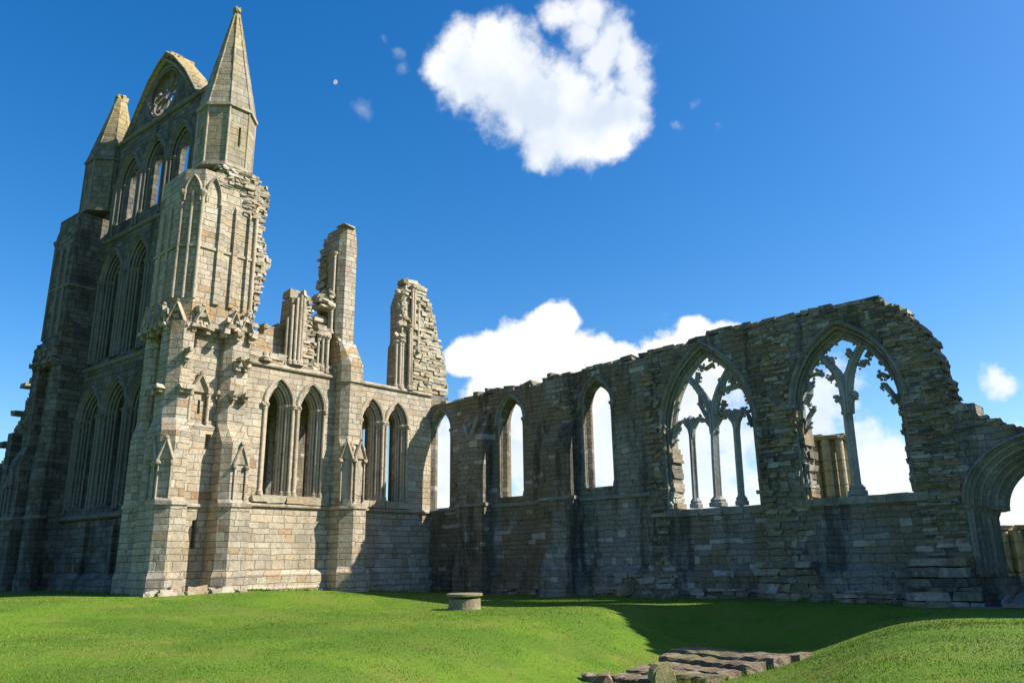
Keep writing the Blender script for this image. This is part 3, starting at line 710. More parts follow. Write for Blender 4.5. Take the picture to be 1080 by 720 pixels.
# bay buttress carrying the broken clerestory pier
def wp(poly): return poly
mb = MB()
def butt(x, n, s, c): return [(-.52, n), (x - c, n), (x, n + c), (x, s), (-.52, s)]
mb.prism(butt(1.15, -7.12, -5.5, .5), -.4, 1.25); mb.prism(butt(1.15, -7.12, -5.5, .5), 1.25, 1.5, butt(.95, -6.95, -5.65, .5))
mb.prism(butt(.93, -6.93, -5.67, .5), 1.49, 4.4); mb.prism(butt(.75, -6.9, -5.69, .45), 4.4, 7.4); mb.prism(butt(.75, -6.9, -5.69, .45), 7.4, 7.9, butt(.38, -6.87, -5.72, .35))
mb.prism(butt(.36, -6.88, -5.72, .35), 7.89, 11.9); mb.prism(butt(.36, -6.88, -5.72, .35), 11.9, 13.2, butt(-.2, -6.9, -5.9, .12))
bt = mb.build('bay_buttress', M['pale'], tr)
mb = MB()
mb.prism(butt(1.0, -7.0, -5.62, .5), 4.32, 4.46); mb.prism(butt(.45, -6.93, -5.66, .36), 10.95, 11.1)
mb.build('string_course', M['mould'], bt)
FB = Fr((.76, 0, 0), (0, 1, 0), (1, 0, 0)); d45 = .7071
FBC = Fr((.53, -6.68, 0), (d45, d45, 0), (d45, -d45, 0))
mb = MB()
gablet(mb, FB, -6.05, 6.9, .62, .85, .12); gablet(mb, FBC, 0, 6.9, .55, .85, .12)
for F_, c in ((FB, -6.05), (FBC, 0)):
    for sgn in (-1, 1): mb.tube([F_.p(c + sgn * .27, -.05, 4.7), F_.p(c + sgn * .27, -.05, 6.75)], .05, 6)
    mb.wall(F_, [(c - .24, 5.0), (c + .24, 5.0), (c + .24, 6.3), (c, 6.8), (c - .24, 6.3)], [], [], -.02, .0)
mb.build('niche', M['mould'], bt)
mb = MB()
rubble(mb, Fr((-.5, 0, 0), (0, 1, 0), (1, 0, 0)), -6.95, -6.0, 13., 13.6, -.1, 1.2, .05)
mb.build('rubble_patch', M['rub_pale'], bt)
# tall clerestory pier above it
mb = MB()
PT = lambda e=0: [(-2.3, -6.95 - e), (-.62, -6.98 - e), (-.3, -6.7 - e), (-.28, -6.0 + e), (-.6, -5.85 + e), (-2.3, -5.85 + e)]
mb.prism(PT(), 11.3, 18.9); mb.prism(PT(), 18.9, 20.0, [(-1.9, -6.85), (-.62, -6.9), (-.34, -6.65), (-.34, -6.1), (-.6, -5.95), (-1.9, -5.95)])
pt = mb.build('clerestory_pier', M['pale'], tr)
FPN = Fr((0, -6.97, 0), (1, 0, 0), (0, -1, 0))   # its torn north side
mb = MB()
rubble(mb, FPN, -2.35, lambda z: -1.5 + .3 * math.sin(z * 2), 11.4, 18.9, -.12, .5, .14, .12, .35, .25, .6, .2)
coping(mb, FPN, [(-2.2, 19.2), (-1.6, 19.8), (-.6, 20.05)], 0, 1.0, .12, .25, .2)
for z in (15.2, 15.55, 15.8, 14.2, 14.5, 13.9):
    for q_ in range(3): mb.stone(FPN, rnd.uniform(-1.9, -.9), -.3 - rnd.random() * .3, z + rnd.uniform(-.1, .1), rnd.uniform(.3, .6), .8, rnd.uniform(.15, .3), .22)
mb.build('torn_masonry', M['rub_pale'], pt)
mb = MB()
for u, za, zb_, r in ((-.95, 16.2, 18.2, .09), (-.75, 16.0, 18.3, .08), (-1.15, 16.6, 18.1, .08), (-.8, 13.9, 15.1, .09), (-1.0, 13.9, 15.0, .08), (-1.25, 11.6, 13.4, .1), (-.85, 11.6, 13.4, .1), (-.6, 11.6, 13.3, .09)):
    dd_ = -.16 if za > 13 else -.45
    mb.tube([FPN.p(u, dd_, za), FPN.p(u, dd_, zb_)], r, 8)
    capital(mb, FPN, u, dd_, zb_, r * 1.4); base(mb, FPN, u, dd_, za - .2, r)
for i in range(16): mb.knob(FPN.p(rnd.uniform(-1.6, -.7), -.3, rnd.uniform(15.2, 16.2)), rnd.uniform(.12, .24), .35)
mb.build('shaft_cluster', M['mould'], pt)
# triforium remains (three shafted stump) on the first bay
mb = MB()
mb.prism([(-1.85, -9.75), (-.7, -9.75), (-.55, -9.55), (-.55, -8.6), (-1.85, -8.4)], 11.3, 15.2, [(-1.8, -9.6), (-.75, -9.65), (-.6, -9.45), (-.6, -8.85), (-1.8, -8.9)])
mb.box(FW, -8.6, -7.95, .35, 1.3, 11.3, 13.4)
mb.box(FW, -10.85, -9.74, .7, 1.4, 11.3, 13.5); mb.box(FW, -12.0, -10.86, .6, 1.35, 11.3, 12.7)
tp = mb.build('triforium_pier', M['pale'], tr)
mb = MB()
coping(mb, FW, [(-9.6, 15.2), (-9.0, 15.5), (-8.7, 15.1)], .1, 1.2, .2, .4, .2, 0)
rubble(mb, FW, -8.9, lambda z: -8.45 + .55 * max(0, (13.8 - z) / 2.4), 11.4, 15.0, .15, .9, .1, .12, .3, .2, .5, .2)
coping(mb, FW, [(-12, 12.75), (-10.9, 12.8), (-10.8, 13.5), (-9.8, 13.5)], .6, 1.3, .1, .3, .2, .1)
for u in (-11.6, -11.2, -10.6, -10.2): mb.stone(FW, u, .25, 11.75, .5, .5, .3, .2)
rubble(mb, FW, -12.1, -7.0, 11.38, 11.75, .15, .8, .1, .12, .3, .3, .7, .2)
mb.build('torn_masonry', M['rub_pale'], tp)
mb = MB()
for u, d, zt in ((-9.85, .2, 14.0), (-9.7, .05, 14.7), (-9.5, -.05, 15.1), (-9.28, -.07, 15.3), (-9.1, -.02, 15.2), (-7.95, .2, 13.3), (-7.7, .15, 13.2), (-7.45, .25, 13.3)):
    mb.tube([FW.p(u, d, 11.75), FW.p(u, d, zt)], .085, 8); base(mb, FW, u, d, 11.5, .1)
for u in (-7.9, -7.65, -7.4): capital(mb, FW, u, .2, 13.35, .14)
mb.stone(FW, -7.7, .25, 13.6, .8, .5, .25, .15)
mb.stone(FW, -7.85, .3, 13.85, .5, .5, .25, .2)
base(mb, FW, -11.1, .0, 11.4, .2); mb.lathe(FW.p(-11.1, .1, 11.5), [(.22, 0), (.22, .35), (.15, .4)], 10)
mb.build('shaft_cluster', M['mould'], tp)
# leaning remnant over the inner bay
def et_lo(z):
    zs_ = [(11.3, -2.75), (14.0, -2.7), (14.3, -2.55), (16.6, -2.6), (17.0, -2.45), (18.0, -2.1)]
    for (za, ua), (zb_, ub) in zip(zs_, zs_[1:]):
        if za <= z <= zb_: return ua + (ub - ua) * (z - za) / (zb_ - za)
    return -2.0
def et_hi(z):
    zs_ = [(11.3, 1.3), (12.4, 1.2), (13.7, .95), (14.5, .62), (15.4, .2), (15.9, .1), (16.1, .12), (17, -.3), (17.9, -.75), (18.1, -1.0)]
    for (za, ua), (zb_, ub) in zip(zs_, zs_[1:]):
        if za <= z <= zb_: return ua + (ub - ua) * (z - za) / (zb_ - za)
    return -1.0
mb = MB()
zl = [11.3 + .33 * i for i in range(21)]
ol = [(et_lo(z) + .25, z) for z in zl] + [(et_hi(z) - .22, z) for z in reversed(zl)]
mb.wall(FW, ol, [], [], 1.2, .12)
et = mb.build('clerestory_remnant', M['pale'], tr)
mb = MB()
rubble(mb, FW, lambda z: -1.5 + .1 * math.sin(z * 3), lambda z: et_hi(z) + .02, 11.4, 17.9, .0, .8, .06, .12, .28, .25, .65, .1)
rubble(mb, FW, lambda z: et_lo(z) + .25, lambda z: et_lo(z) + .8, 14.0, 17.8, .15, .8, .2, .15, .35, .2, .5, .22)
rubble(mb, FW, lambda z: et_hi(z) - .3, lambda z: et_hi(z) + .05, 11.4, 17.9, .5, .8, .06, .12, .28, .25, .65, .1)
coping(mb, FW, [(-2.2, 17.9), (-1.2, 18.0), (-.7, 17.75)], .1, 1.1, .15, .35, .2, 0)
mb.build('torn_masonry', M['rub_pale'], et)
mb = MB()
for u, d, za, zt in ((-2.7, .1, 11.5, 14.0), (-2.5, -.02, 11.5, 14.1), (-2.28, .05, 11.5, 14.1), (-1.85, -.08, 11.5, 15.1), (-1.68, -.05, 11.5, 17.6), (-1.5, -.04, 15.2, 17.6), (-1.15, .0, 13.9, 16.8)):
    mb.tube([FW.p(u, d, za), FW.p(u, d, zt)], .09, 8); base(mb, FW, u, d, za - .2, .1); capital(mb, FW, u, d, zt, .13)
for i in range(22): mb.knob(FW.p(rnd.uniform(-2.75, -2.0), rnd.uniform(-.12, .2), rnd.uniform(14.2, 17.4)), rnd.uniform(.12, .26), .35)
mb.build('shaft_cluster', M['mould'], et)
# inner arcade and aisle of the transept, with roofing added to keep the lancets dark
FE = Fr((-12.3, 0, 0), (0, 1, 0), (1, 0, 0))
mb = MB()
iw = [arch(c, a_, 10.2, a_ * 1.7, .6) for c, a_ in ((-9.6, 1.6), (-5.7, 1.6), (-1.9, 1.75), (2.15, 1.5))]
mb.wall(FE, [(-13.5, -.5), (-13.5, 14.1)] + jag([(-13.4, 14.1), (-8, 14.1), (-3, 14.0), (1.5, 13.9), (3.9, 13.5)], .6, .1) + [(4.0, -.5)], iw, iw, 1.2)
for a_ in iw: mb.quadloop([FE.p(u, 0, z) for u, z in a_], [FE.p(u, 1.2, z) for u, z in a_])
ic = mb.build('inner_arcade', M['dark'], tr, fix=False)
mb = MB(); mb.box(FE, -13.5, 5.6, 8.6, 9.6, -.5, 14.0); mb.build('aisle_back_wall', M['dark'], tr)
mb = MB(); mb.box(FE, -13.4, 3.2, -9.8, -.02, 10.85, 11.2); mb.build('sun_blocking_roof', M['dark'], tr)  # unseen roof added over the open transept to keep the sun out
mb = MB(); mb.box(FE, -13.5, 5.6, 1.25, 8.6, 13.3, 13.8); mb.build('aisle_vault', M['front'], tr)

# ---- north front (slightly turned)
th = R(4.5)
FO = Vector((-1.4, -13.75, 0)); FU = Vector((math.cos(th), math.sin(th), 0)); FNn = Vector((math.sin(th), -math.cos(th), 0))
def FF(out): return Fr(FO + FNn * out, FU, FNn)
CEN = (-9.7, -6.9, -4.1)
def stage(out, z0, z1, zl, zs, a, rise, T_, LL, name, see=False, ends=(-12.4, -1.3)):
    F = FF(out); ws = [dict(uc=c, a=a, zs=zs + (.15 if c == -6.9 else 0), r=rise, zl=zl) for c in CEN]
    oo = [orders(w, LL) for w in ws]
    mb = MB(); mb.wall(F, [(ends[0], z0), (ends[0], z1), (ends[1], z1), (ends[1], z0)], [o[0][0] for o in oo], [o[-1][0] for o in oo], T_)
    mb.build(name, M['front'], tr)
    if T_ > 1: lots('sun_blocking_slab', M['front'], tr, lambda mb, c: mb.box(F, c - 1.3, c + 1.3, T_ + .01, T_ + .3, zl - .2, zs + rise + .1), CEN)  # slabs added behind the lancets so no sun shines through
    for w, o in zip(ws, oo):
        carved_lancet(F, w, o, tr, M['front'], M['mould_shaded'], T_, .17, False, ((0, .05, .085), (-.13, .1, .07), (-.25, .25, .08), (-.37, .36, .07), (-.48, .5, .08)))
    mb = MB()
    for c in (-11.15, -8.3, -5.5, -2.7):
        mb = MB()
        for k in (-.16, 0, .16):
            mb.tube([F.p(c + k, -.06 - (.06 if k == 0 else 0), z0 + .3), F.p(c + k, -.06 - (.06 if k == 0 else 0), zs - .1)], .085, 8)
            capital(mb, F, c + k, -.06, zs - .08, .12)
        mb.build('shaft_cluster', M['mould_shaded'], tr)
LF = [(0, 0, 0), (0, 0, .06), (-.22, -.3, .1), (-.22, -.3, .3), (-.42, -.58, .34), (-.42, -.58, .55), (-.58, -.8, .6), (-.6, -.82, .75), (-.1, -.2, 1.6)]
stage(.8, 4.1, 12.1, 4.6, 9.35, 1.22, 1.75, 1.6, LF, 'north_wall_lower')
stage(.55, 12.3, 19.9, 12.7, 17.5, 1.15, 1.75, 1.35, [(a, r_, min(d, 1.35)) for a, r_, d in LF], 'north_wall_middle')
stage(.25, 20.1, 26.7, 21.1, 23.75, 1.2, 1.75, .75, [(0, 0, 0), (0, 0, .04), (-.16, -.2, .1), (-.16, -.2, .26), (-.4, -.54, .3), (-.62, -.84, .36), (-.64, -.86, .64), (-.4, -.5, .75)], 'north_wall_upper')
F8 = FF(.8)
mb = MB(); mb.box(F8, -12.4, -1.3, -.05, 1.6, -.5, 4.0)
for c in (-11.2, -8.3, -5.4, -2.6): mb.box(F8, c - .45, c + .45, -.25, .0, -.5, 3.9)
mb.section(F8, [(0, -.5), (-.5, -.5), (-.5, 1.0), (-.1, 1.4), (0, 1.4)], -12.4, -1.3)
mb.box(F8, -12.4, -1.3, -.62, 0, -.5, .55)
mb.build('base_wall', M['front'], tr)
for F, z, out in ((FF(.8), 4.0, .28), (FF(.7), 12.05, .22), (FF(.45), 19.85, .25), (FF(.2), 26.55, .22)):
    mb = MB(); mb.section(F, [(.3, z - .02), (-out + .08, z), (-out, z + .08), (-out, z + .18), (.05, z + .34), (.3, z + .34)], -12.3, -1.35)
    mb.build('string_course', M['mould_shaded'], tr)
# gable with the rose
FG = FF(.1)
gl = [(-11.4, 26.72), (-10.75, 27.4), (-9.85, 28.75), (-8.95, 30.0), (-8.0, 30.8), (-7.1, 31.25), (-6.0, 30.45), (-4.5, 28.9), (-3.1, 27.0), (-2.9, 26.72)]
RC = (-7.15, 28.7)
ros = [(RC[0] + 1.95 * math.cos(2 * PI * i / 32), RC[1] + 1.75 * math.sin(2 * PI * i / 32)) for i in range(32)]
rin = [(RC[0] + 1.55 * math.cos(2 * PI * i / 32), RC[1] + 1.44 * math.sin(2 * PI * i / 32)) for i in range(32)]
mb = MB(); mb.wall(FG, gl, [ros], [rin], .9)
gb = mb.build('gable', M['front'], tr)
mb = MB(); mb.bar(FG, [(u, z + .1) for u, z in gl[:6]], .34, 1.15, .42); mb.bar(FG, [(u, z + .12) for u, z in gl[5:9]], .4, 1.3, .45)
coping(mb, FG, gl[1:9], .0, .95, .22, .34, .06, .35)
mb.bar(FG, [(u * 1 + 0, z - .35) for u, z in gl[1:9]], .2, .3, 0)
mb.build('gable_coping', M['pinnacle_shaded'], gb)
mb = MB()
funnel(mb, FG, [(ros, 0), ([((u - RC[0]) * .94 + RC[0], (z - RC[1]) * .94 + RC[1]) for u, z in ros], .12), (rin, .3), (rin, .9)])
for rad, r_ in ((1.82, .09), (1.6, .07)):
    mb.tube([FG.p(RC[0] + rad * math.cos(2 * PI * i / 32), .08, RC[1] + rad * .93 * math.sin(2 * PI * i / 32)) for i in range(33)], r_, 6)
for i in range(10):
    a_ = 2 * PI * i / 10 + .3; c, s_ = math.cos(a_), math.sin(a_)
    mb.bar(FG, [(RC[0] + .3 * c, RC[1] + .28 * s_), (RC[0] + 1.0 * c, RC[1] + .93 * s_)], .12, .2, .35)
    b1, b2 = a_ - PI / 10, a_ + PI / 10
    for bb in (b1, b2): mb.bar(FG, [(RC[0] + 1.0 * c, RC[1] + .93 * s_), (RC[0] + 1.25 * math.cos(a_ + (bb - a_) * .7), RC[1] + 1.17 * math.sin(a_ + (bb - a_) * .7)), (RC[0] + 1.42 * math.cos(bb), RC[1] + 1.32 * math.sin(bb))], .1, .2, .35)
mb.tube([FG.p(RC[0] + .3 * math.cos(2 * PI * i / 16), .35, RC[1] + .28 * math.sin(2 * PI * i / 16)) for i in range(17)], .07, 6)
mb.build('rose_window', M['mould_shaded'], gb, fix=False)

# ---- turrets
def octagon(r, n=8): return [(r / math.cos(PI / 8) * math.cos(2 * PI * i / 8 + PI / 8), r / math.cos(PI / 8) * math.sin(2 * PI * i / 8 + PI / 8)) for i in range(n)]
def grow(poly, e):
    cx = sum(p[0] for p in poly) / len(poly); cy = sum(p[1] for p in poly) / len(poly)
    out = []
    for x, y in poly:
        L = math.hypot(x - cx, y - cy); out.append((x + (x - cx) / L * e, y + (y - cy) / L * e))
    return out
def turret(tf, org, zf, broken, mat, mould):
    Z = zf
    def T3(x, y, z): return tf(x, y, Z(z))
    def LFr(o, u, n):
        o3 = tf(o[0], o[1], 0); ux = tf(o[0] + u[0], o[1] + u[1], 0) - o3; nx = tf(o[0] + n[0], o[1] + n[1], 0) - o3
        return Fr(o3, ux, nx)
    mb = MB()
    core = [(-1.7, -1.85), (.74, -1.85), (.74, 1.45), (-1.7, 1.45)]
    mb.prism(core, -.5, 7.8, tf=T3); mb.prism([(-1.7, -1.85), (.7, -1.85), (.7, 1.45), (-1.7, 1.45)], 7.79, 12.4, tf=T3)
    Fw = LFr((1.14, 0), (0, 1), (1, 0)); Fc = LFr((.95, 0), (0, 1), (1, 0))
    sl = [[(-.46, 2.4), (-.22, 2.4), (-.22, 3.6), (-.46, 3.6)], [(-.2, 6.75), (.08, 6.75), (.08, 7.45), (-.2, 7.45)]]
    sl = [[(u, Z(z)) for u, z in h] for h in sl]
    mb.wall(Fw, [(-1.5, -.5), (.4, -.5), (.4, Z(7.75)), (-1.5, Z(7.75))], sl, sl, .39)
    for h in sl: mb.quadloop([Fw.p(u, 0, z) for u, z in h], [Fw.p(u, .39, z) for u, z in h])
    s2 = [[(u, Z(z)) for u, z in [(-.62, 8.35), (-.5, 8.35), (-.5, 9.0), (-.62, 9.0)]]]
    mb.wall(Fc, [(-1.4, Z(7.6)), (.45, Z(7.6)), (.45, Z(12.4)), (-1.4, Z(12.4))], s2, s2, .24)
    mb.quadloop([Fc.p(u, 0, z) for u, z in s2[0]], [Fc.p(u, .24, z) for u, z in s2[0]])
    Fw_slope = [(-.02, Z(7.75)), (.5, Z(7.75)), (.5, Z(8.2))]
    mb.section(Fw, Fw_slope, -1.45, .38)
    tu = mb.build('turret', mat, tr, fix=False)
    def but(stages, name='turret_buttress'):
        mb = MB()
        for (p0, z0, p1, z1) in stages: mb.prism(p0, z0, z1, p1, tf=T3)
        return mb.build(name, mat, tu)
    LA = [(.3, -2.55), (2.05, -2.55), (2.5, -2.1), (2.5, -1.4), (.3, -1.4)]
    LBp = [(.3, -2.5), (1.75, -2.5), (2.2, -2.05), (2.2, -1.42), (.3, -1.42)]
    LC = [(.3, -2.3), (1.2, -2.3), (1.62, -1.88), (1.62, -1.38), (.3, -1.38)]
    but([(grow(LA, .15), -.5, grow(LA, .15), 1.2), (grow(LA, .15), 1.2, LA, 1.5), (LA, 1.49, LA, 4.2), (LA, 4.2, LBp, 4.5), (LBp, 4.49, LBp, 7.3), (LBp, 7.3, LC, 7.95), (LC, 7.94, LC, 12.4)])
    RA = [(.9, .22), (2.1, .22), (2.5, .6), (2.5, 1.5), (.9, 1.5)]
    RB = [(.9, .26), (1.85, .26), (2.2, .6), (2.2, 1.49), (.9, 1.49)]
    RCc = [(.7, .3), (1.2, .3), (1.5, .6), (1.5, 1.44), (.7, 1.44)]
    but([(grow(RA, .15), -.5, grow(RA, .15), 1.2), (grow(RA, .15), 1.2, RA, 1.5), (RA, 1.49, RA, 4.2), (RA, 4.2, RB, 4.5), (RB, 4.49, RB, 7.0), (RB, 7.0, RCc, 7.95), (RCc, 7.94, RCc, 12.4)])
    NA = [(-1.9, -1.8), (-1.9, -2.1), (-1.6, -2.4), (-.9, -2.4), (-.6, -2.1), (-.6, -1.8)]
    NC = [(-1.75, -1.8), (-1.75, -2.0), (-1.5, -2.25), (-1.0, -2.25), (-.75, -2.0), (-.75, -1.8)]
    but([(grow(NA, .1), -.5, grow(NA, .1), 1.2), (grow(NA, .1), 1.2, NA, 1.5), (NA, 1.49, NA, 7.2), (NA, 7.2, NC, 7.95), (NC, 7.94, NC, 12.4)])
    # strings
    lots('string_course', mould, tu, lambda mb, P_: mb.prism(grow(P_, .07), 4.15, 4.32, tf=T3), (LA, RA, NA))
    mb = MB(); mb.section(Fw, [(.1, Z(4.15)), (-.1, Z(4.18)), (-.1, Z(4.28)), (.1, Z(4.36))], -1.45, .3); mb.build('string_course', mould, tu)
    mb = MB()
    up = [(-1.7, 1.4), (-1.7, -2.2), (.75, -2.2), (1.45, -1.55), (1.45, 1.42)]
    mb.prism(grow(up, .08), 16.15, 16.28, tf=T3)
    mb.build('string_course', mould, tu)
    # upper stage
    mb = MB(); mb.prism(up, 12.38, 20.2, [(x * .985, y * .985) for x, y in up], tf=T3)
    mb.prism([(x * .985, y * .985) for x, y in up], 20.2, 20.95, octagon(1.36), tf=T3)
    us = mb.build('upper_stage', mat, tu)
    pts = [(.75, -2.2), (1.45, -1.55), (1.47, 1.3), (-.3, -2.22), (-1.1, -2.22), (1.1, -1.88)]
    for y0, y1 in ((-.68, -.3), (.1, .42), (.85, 1.0)):
        mb = MB(); mb.prism([(1.4, y0), (1.58, y0 + .04), (1.58, y1 - .04), (1.4, y1)], 13.5, 18.5, tf=T3); mb.prism([(1.4, y0), (1.58, y0 + .04), (1.58, y1 - .04), (1.4, y1)], 18.5, 18.8, [(1.4, y0), (1.42, y0 + .04), (1.42, y1 - .04), (1.4, y1)], tf=T3)
        mb.build('pilaster', mat, us)
    for i, (x, y) in enumerate(pts):
        mb = MB(); mb.tube([T3(x * 1.0, y * 1.0, 13.6), T3(x * 1.0, y * 1.0, 19.0 if i in (0, 1, 5) else 18.4)], .1, 8)
        if i in (0, 1): mb.lathe(T3(x, y, 18.9), [(.1, -.2), (.2, 0), (.2, .12), (.1, .2)], 8)
        mb.build('panel_shaft', mould, us)
    FC = LFr((1.1, -1.875), (.733, .68), (.68, -.733))
    FUw = LFr((1.46, 0), (0, 1), (1, 0))
    def one(name, fn):
        mb = MB(); fn(mb); mb.build(name, mould, tu)
    for F_, uc, a in ((FC, 0, .38), (FUw, -1.05, .36)): one('blind_arch', lambda mb: mb.bar(F_, [(u, Z(z)) for u, z in arch(uc, a, 18.9, .95, 18.5)], .13, .2, -.02))
    # big gablets at the foot of the upper stage
    for F_, us_ in ((FUw, (-1.15, .45, 1.15)), (FC, (-.05,)), (LFr((0, -2.2), (1, 0), (0, -1)), (-1.2, -.2, .5))):
        for u_ in us_:
            one('gablet', lambda mb: (gablet(mb, F_, u_ + rnd.uniform(-.06, .06), Z(12.5), .62 * rnd.uniform(.85, 1.1), .9 * rnd.uniform(.75, 1.1), .26), [corbel(mb, F_, u_ + sg * rnd.uniform(.28, .4), Z(12.25), .3, .38) for sg in (-1, 1)], [mb.stone(F_, u_ + rnd.uniform(-.4, .4), -.12, Z(12.2 + rnd.random() * .9), .3, .35, .22, .24) for q in range(4)]))
    # corbel course and niche heads lower down
    FLw = LFr((1.62, 0), (0, 1), (1, 0)); FLn = LFr((0, -2.3), (1, 0), (0, -1))
    for F_, us_ in ((FLw, (-1.8, -1.45, .75, 1.3)), (FLn, (.5, 1.0))):
        for u_ in us_: one('corbel', lambda mb: corbel(mb, F_, u_, Z(9.35), .34, .34))
    one('gablet', lambda mb: gablet(mb, Fc, -.62, Z(9.4), .8, .75, .2))
    for u_ in (-1.05, -.2, .28): one('corbel', lambda mb: corbel(mb, Fc, u_, Z(9.45), .22, .24))
    for u_ in (-1.05, -.18): one('niche_shaft', lambda mb: mb.tube([Fc.p(u_, -.1, Z(7.95)), Fc.p(u_, -.1, Z(9.25))], .085, 8))
    for u_ in (-1.7, .8, 1.25): one('corbel', lambda mb: (corbel(mb, FLw, u_, Z(10.75), .26, .26), mb.stone(FLw, u_, -.22, Z(11.0), .16, .5, .16, .2)))
    # gabled niches on the buttresses
    for F_, u_ in ((LFr((2.2, 0), (0, 1), (1, 0)), 1.05), (LFr((1.98, -2.275), (.707, .707), (.707, -.707)), 0), (LFr((0, -2.5), (1, 0), (0, -1)), 1.3)):
        one('niche', lambda mb: (gablet(mb, F_, u_, Z(6.1), .58, .8, .1), [mb.tube([F_.p(u_ + sgn * .27, -.04, Z(4.4)), F_.p(u_ + sgn * .27, -.04, Z(6.0))], .045, 6) for sgn in (-1, 1)]))
    # octagonal pinnacle
    mb = MB(); mb.prism(octagon(1.08), 20.95, 24.3, tf=T3)
    for i in range(8):
        a_ = i * PI / 4; F8_ = LFr((1.31 * math.cos(a_), 1.31 * math.sin(a_)), (-math.sin(a_), math.cos(a_)), (math.cos(a_), math.sin(a_)))
        hw = 1.31 * math.tan(PI / 8); hs_ = [[(.02, Z(22.1)), (.14, Z(22.1)), (.14, Z(23.2)), (.02, Z(23.2))]] if i in (0, 6) else []
        mb.wall(F8_, [(-hw, Z(20.95)), (hw, Z(20.95)), (hw, Z(24.3)), (-hw, Z(24.3))], hs_, hs_, .22)
        for h in hs_: mb.quadloop([F8_.p(u, 0, z) for u, z in h], [F8_.p(u, .22, z) for u, z in h])
    pm = M['pinnacle_shaded'] if broken else M['pinnacle']
    pn = mb.build('pinnacle', pm, tu)
    mb = MB()
    mb.prism(octagon(1.4), 20.85, 21.0, tf=T3); mb.prism(octagon(1.42), 24.2, 24.36, tf=T3)
    for x, y in octagon(1.31): mb.tube([T3(x * .985, y * .985, 21), T3(x * .985, y * .985, 24.2)], .07, 6)
    mb.build('ring_moulding', mould, pn)
    mb = MB()
    zt_, rt_ = (29.1, .3) if broken else (30.7, .13)
    ro = [tf(x, y, Z(24.36)) for x, y in octagon(1.33)]; nl = 18
    for i in range(1, nl + 1):
        r_ = 1.33 + (rt_ - 1.33) * i / nl
        rn = [tf(x + rnd.uniform(-.02, .02), y + rnd.uniform(-.02, .02), Z(24.36 + (zt_ - 24.36) * i / nl)) for x, y in octagon(r_ * (1 + rnd.uniform(-.012, .008)))]
        mb.quadloop(list(ro), list(rn)); ro = rn
    mb.face(ro)
    for x, y in octagon(1):
        k1 = .33 if broken else .17
        mb.tube([T3(x * 1.31, y * 1.31, 24.4), T3(x * k1, y * k1, 28.7 if broken else 30.4)], .055, 6)
    Ft = LFr((0, 0), (0, 1), (1, 0))
    if broken:
        for i in range(12): mb.stone(Ft, rnd.uniform(-.17, .17), rnd.uniform(-.17, .17), Z(28.8 + rnd.random() * .5), .3, .3, .28, .25)
    else:
        for i in range(9): mb.stone(Ft, rnd.uniform(-.1, .1), rnd.uniform(-.1, .1), Z(30.2 + rnd.random() * .75), .2, .2, .24, .25)
    mb.build('spire', pm, pn)
    return tu, LFr
tNW, LFr1 = turret(lambda x, y, z: Vector((-1.4 + x, -13.75 + y, z)), None, lambda z: z, False, M['pale'], M['mould'])
# torn core of the turret where the clerestory wall was ripped away
FWt = Fr((0.05, 0, 0), (0, 1, 0), (1, 0, 0))
def tn_hi(z):
    zs_ = [(12.2, -12.3), (13.4, -12.15), (14.2, -11.95), (15.2, -11.75), (16.3, -11.45), (16.9, -11.75), (17.6, -11.95), (19.0, -11.85), (20.1, -11.75), (20.5, -12.2), (21.2, -12.45)]
    for (za, ua), (zb_, ub) in zip(zs_, zs_[1:]):
        if za <= z <= zb_: return ua + (ub - ua) * (z - za) / (zb_ - za)
    return -12.4
mb = MB()
rubble(mb, FWt, lambda z: -12.75, tn_hi, 12.2, 20.6, .1, .7, .08, .1, .26, .25, .6, .13)
rubble(mb, FWt, lambda z: -12.6, tn_hi, 12.2, 20.6, .8, .8, .08, .12, .3, .3, .6, .13)
rubble(mb, FWt, lambda z: -13.2 - max(0, z - 19.2) * .9, lambda z: -12.5, 18.3, 20.7, -.05, .6, .1, .08, .2, .2, .55, .2)
rubble(mb, FWt, -14.6, -13.0, 19.6, 20.6, -.02, .5, .08, .08, .18, .2, .55, .2)
mb.build('torn_masonry', M['rub_pale'], tNW)
mb = MB()
FT = Fr((1.25, 0, 0), (0, 1, 0), (1, 0, 0))
for u, d, l in ((-16.4, -.1, .6), (-15.9, -.2, .5), (-15.5, -.05, .45), (-14.5, -.0, .7), (-13.7, -.15, .5), (-13.2, -.05, .6)):
    mb.stone(FT, u, d, .58, l, .4, rnd.uniform(.25, .5), .2)
for i in range(10): mb.stone(FT, rnd.uniform(-16.8, -12.5), rnd.uniform(-.35, -.05), .56, rnd.uniform(.15, .35), .25, .16, .25)
mb.build('rubble_footing', M['rub_pale'], tNW)
# lower block joining turret and side wall
FNEt = FO + FU * -12.75
def tfNE(x, y, z): return FNEt - FU * x - FNn * y + Vector((0, 0, z))
tNE, LFr2 = turret(tfNE, None, lambda z: z + (1.35 * max(0, min(1, (z - 9) / 12))), True, M['front'], M['mould_shaded'])
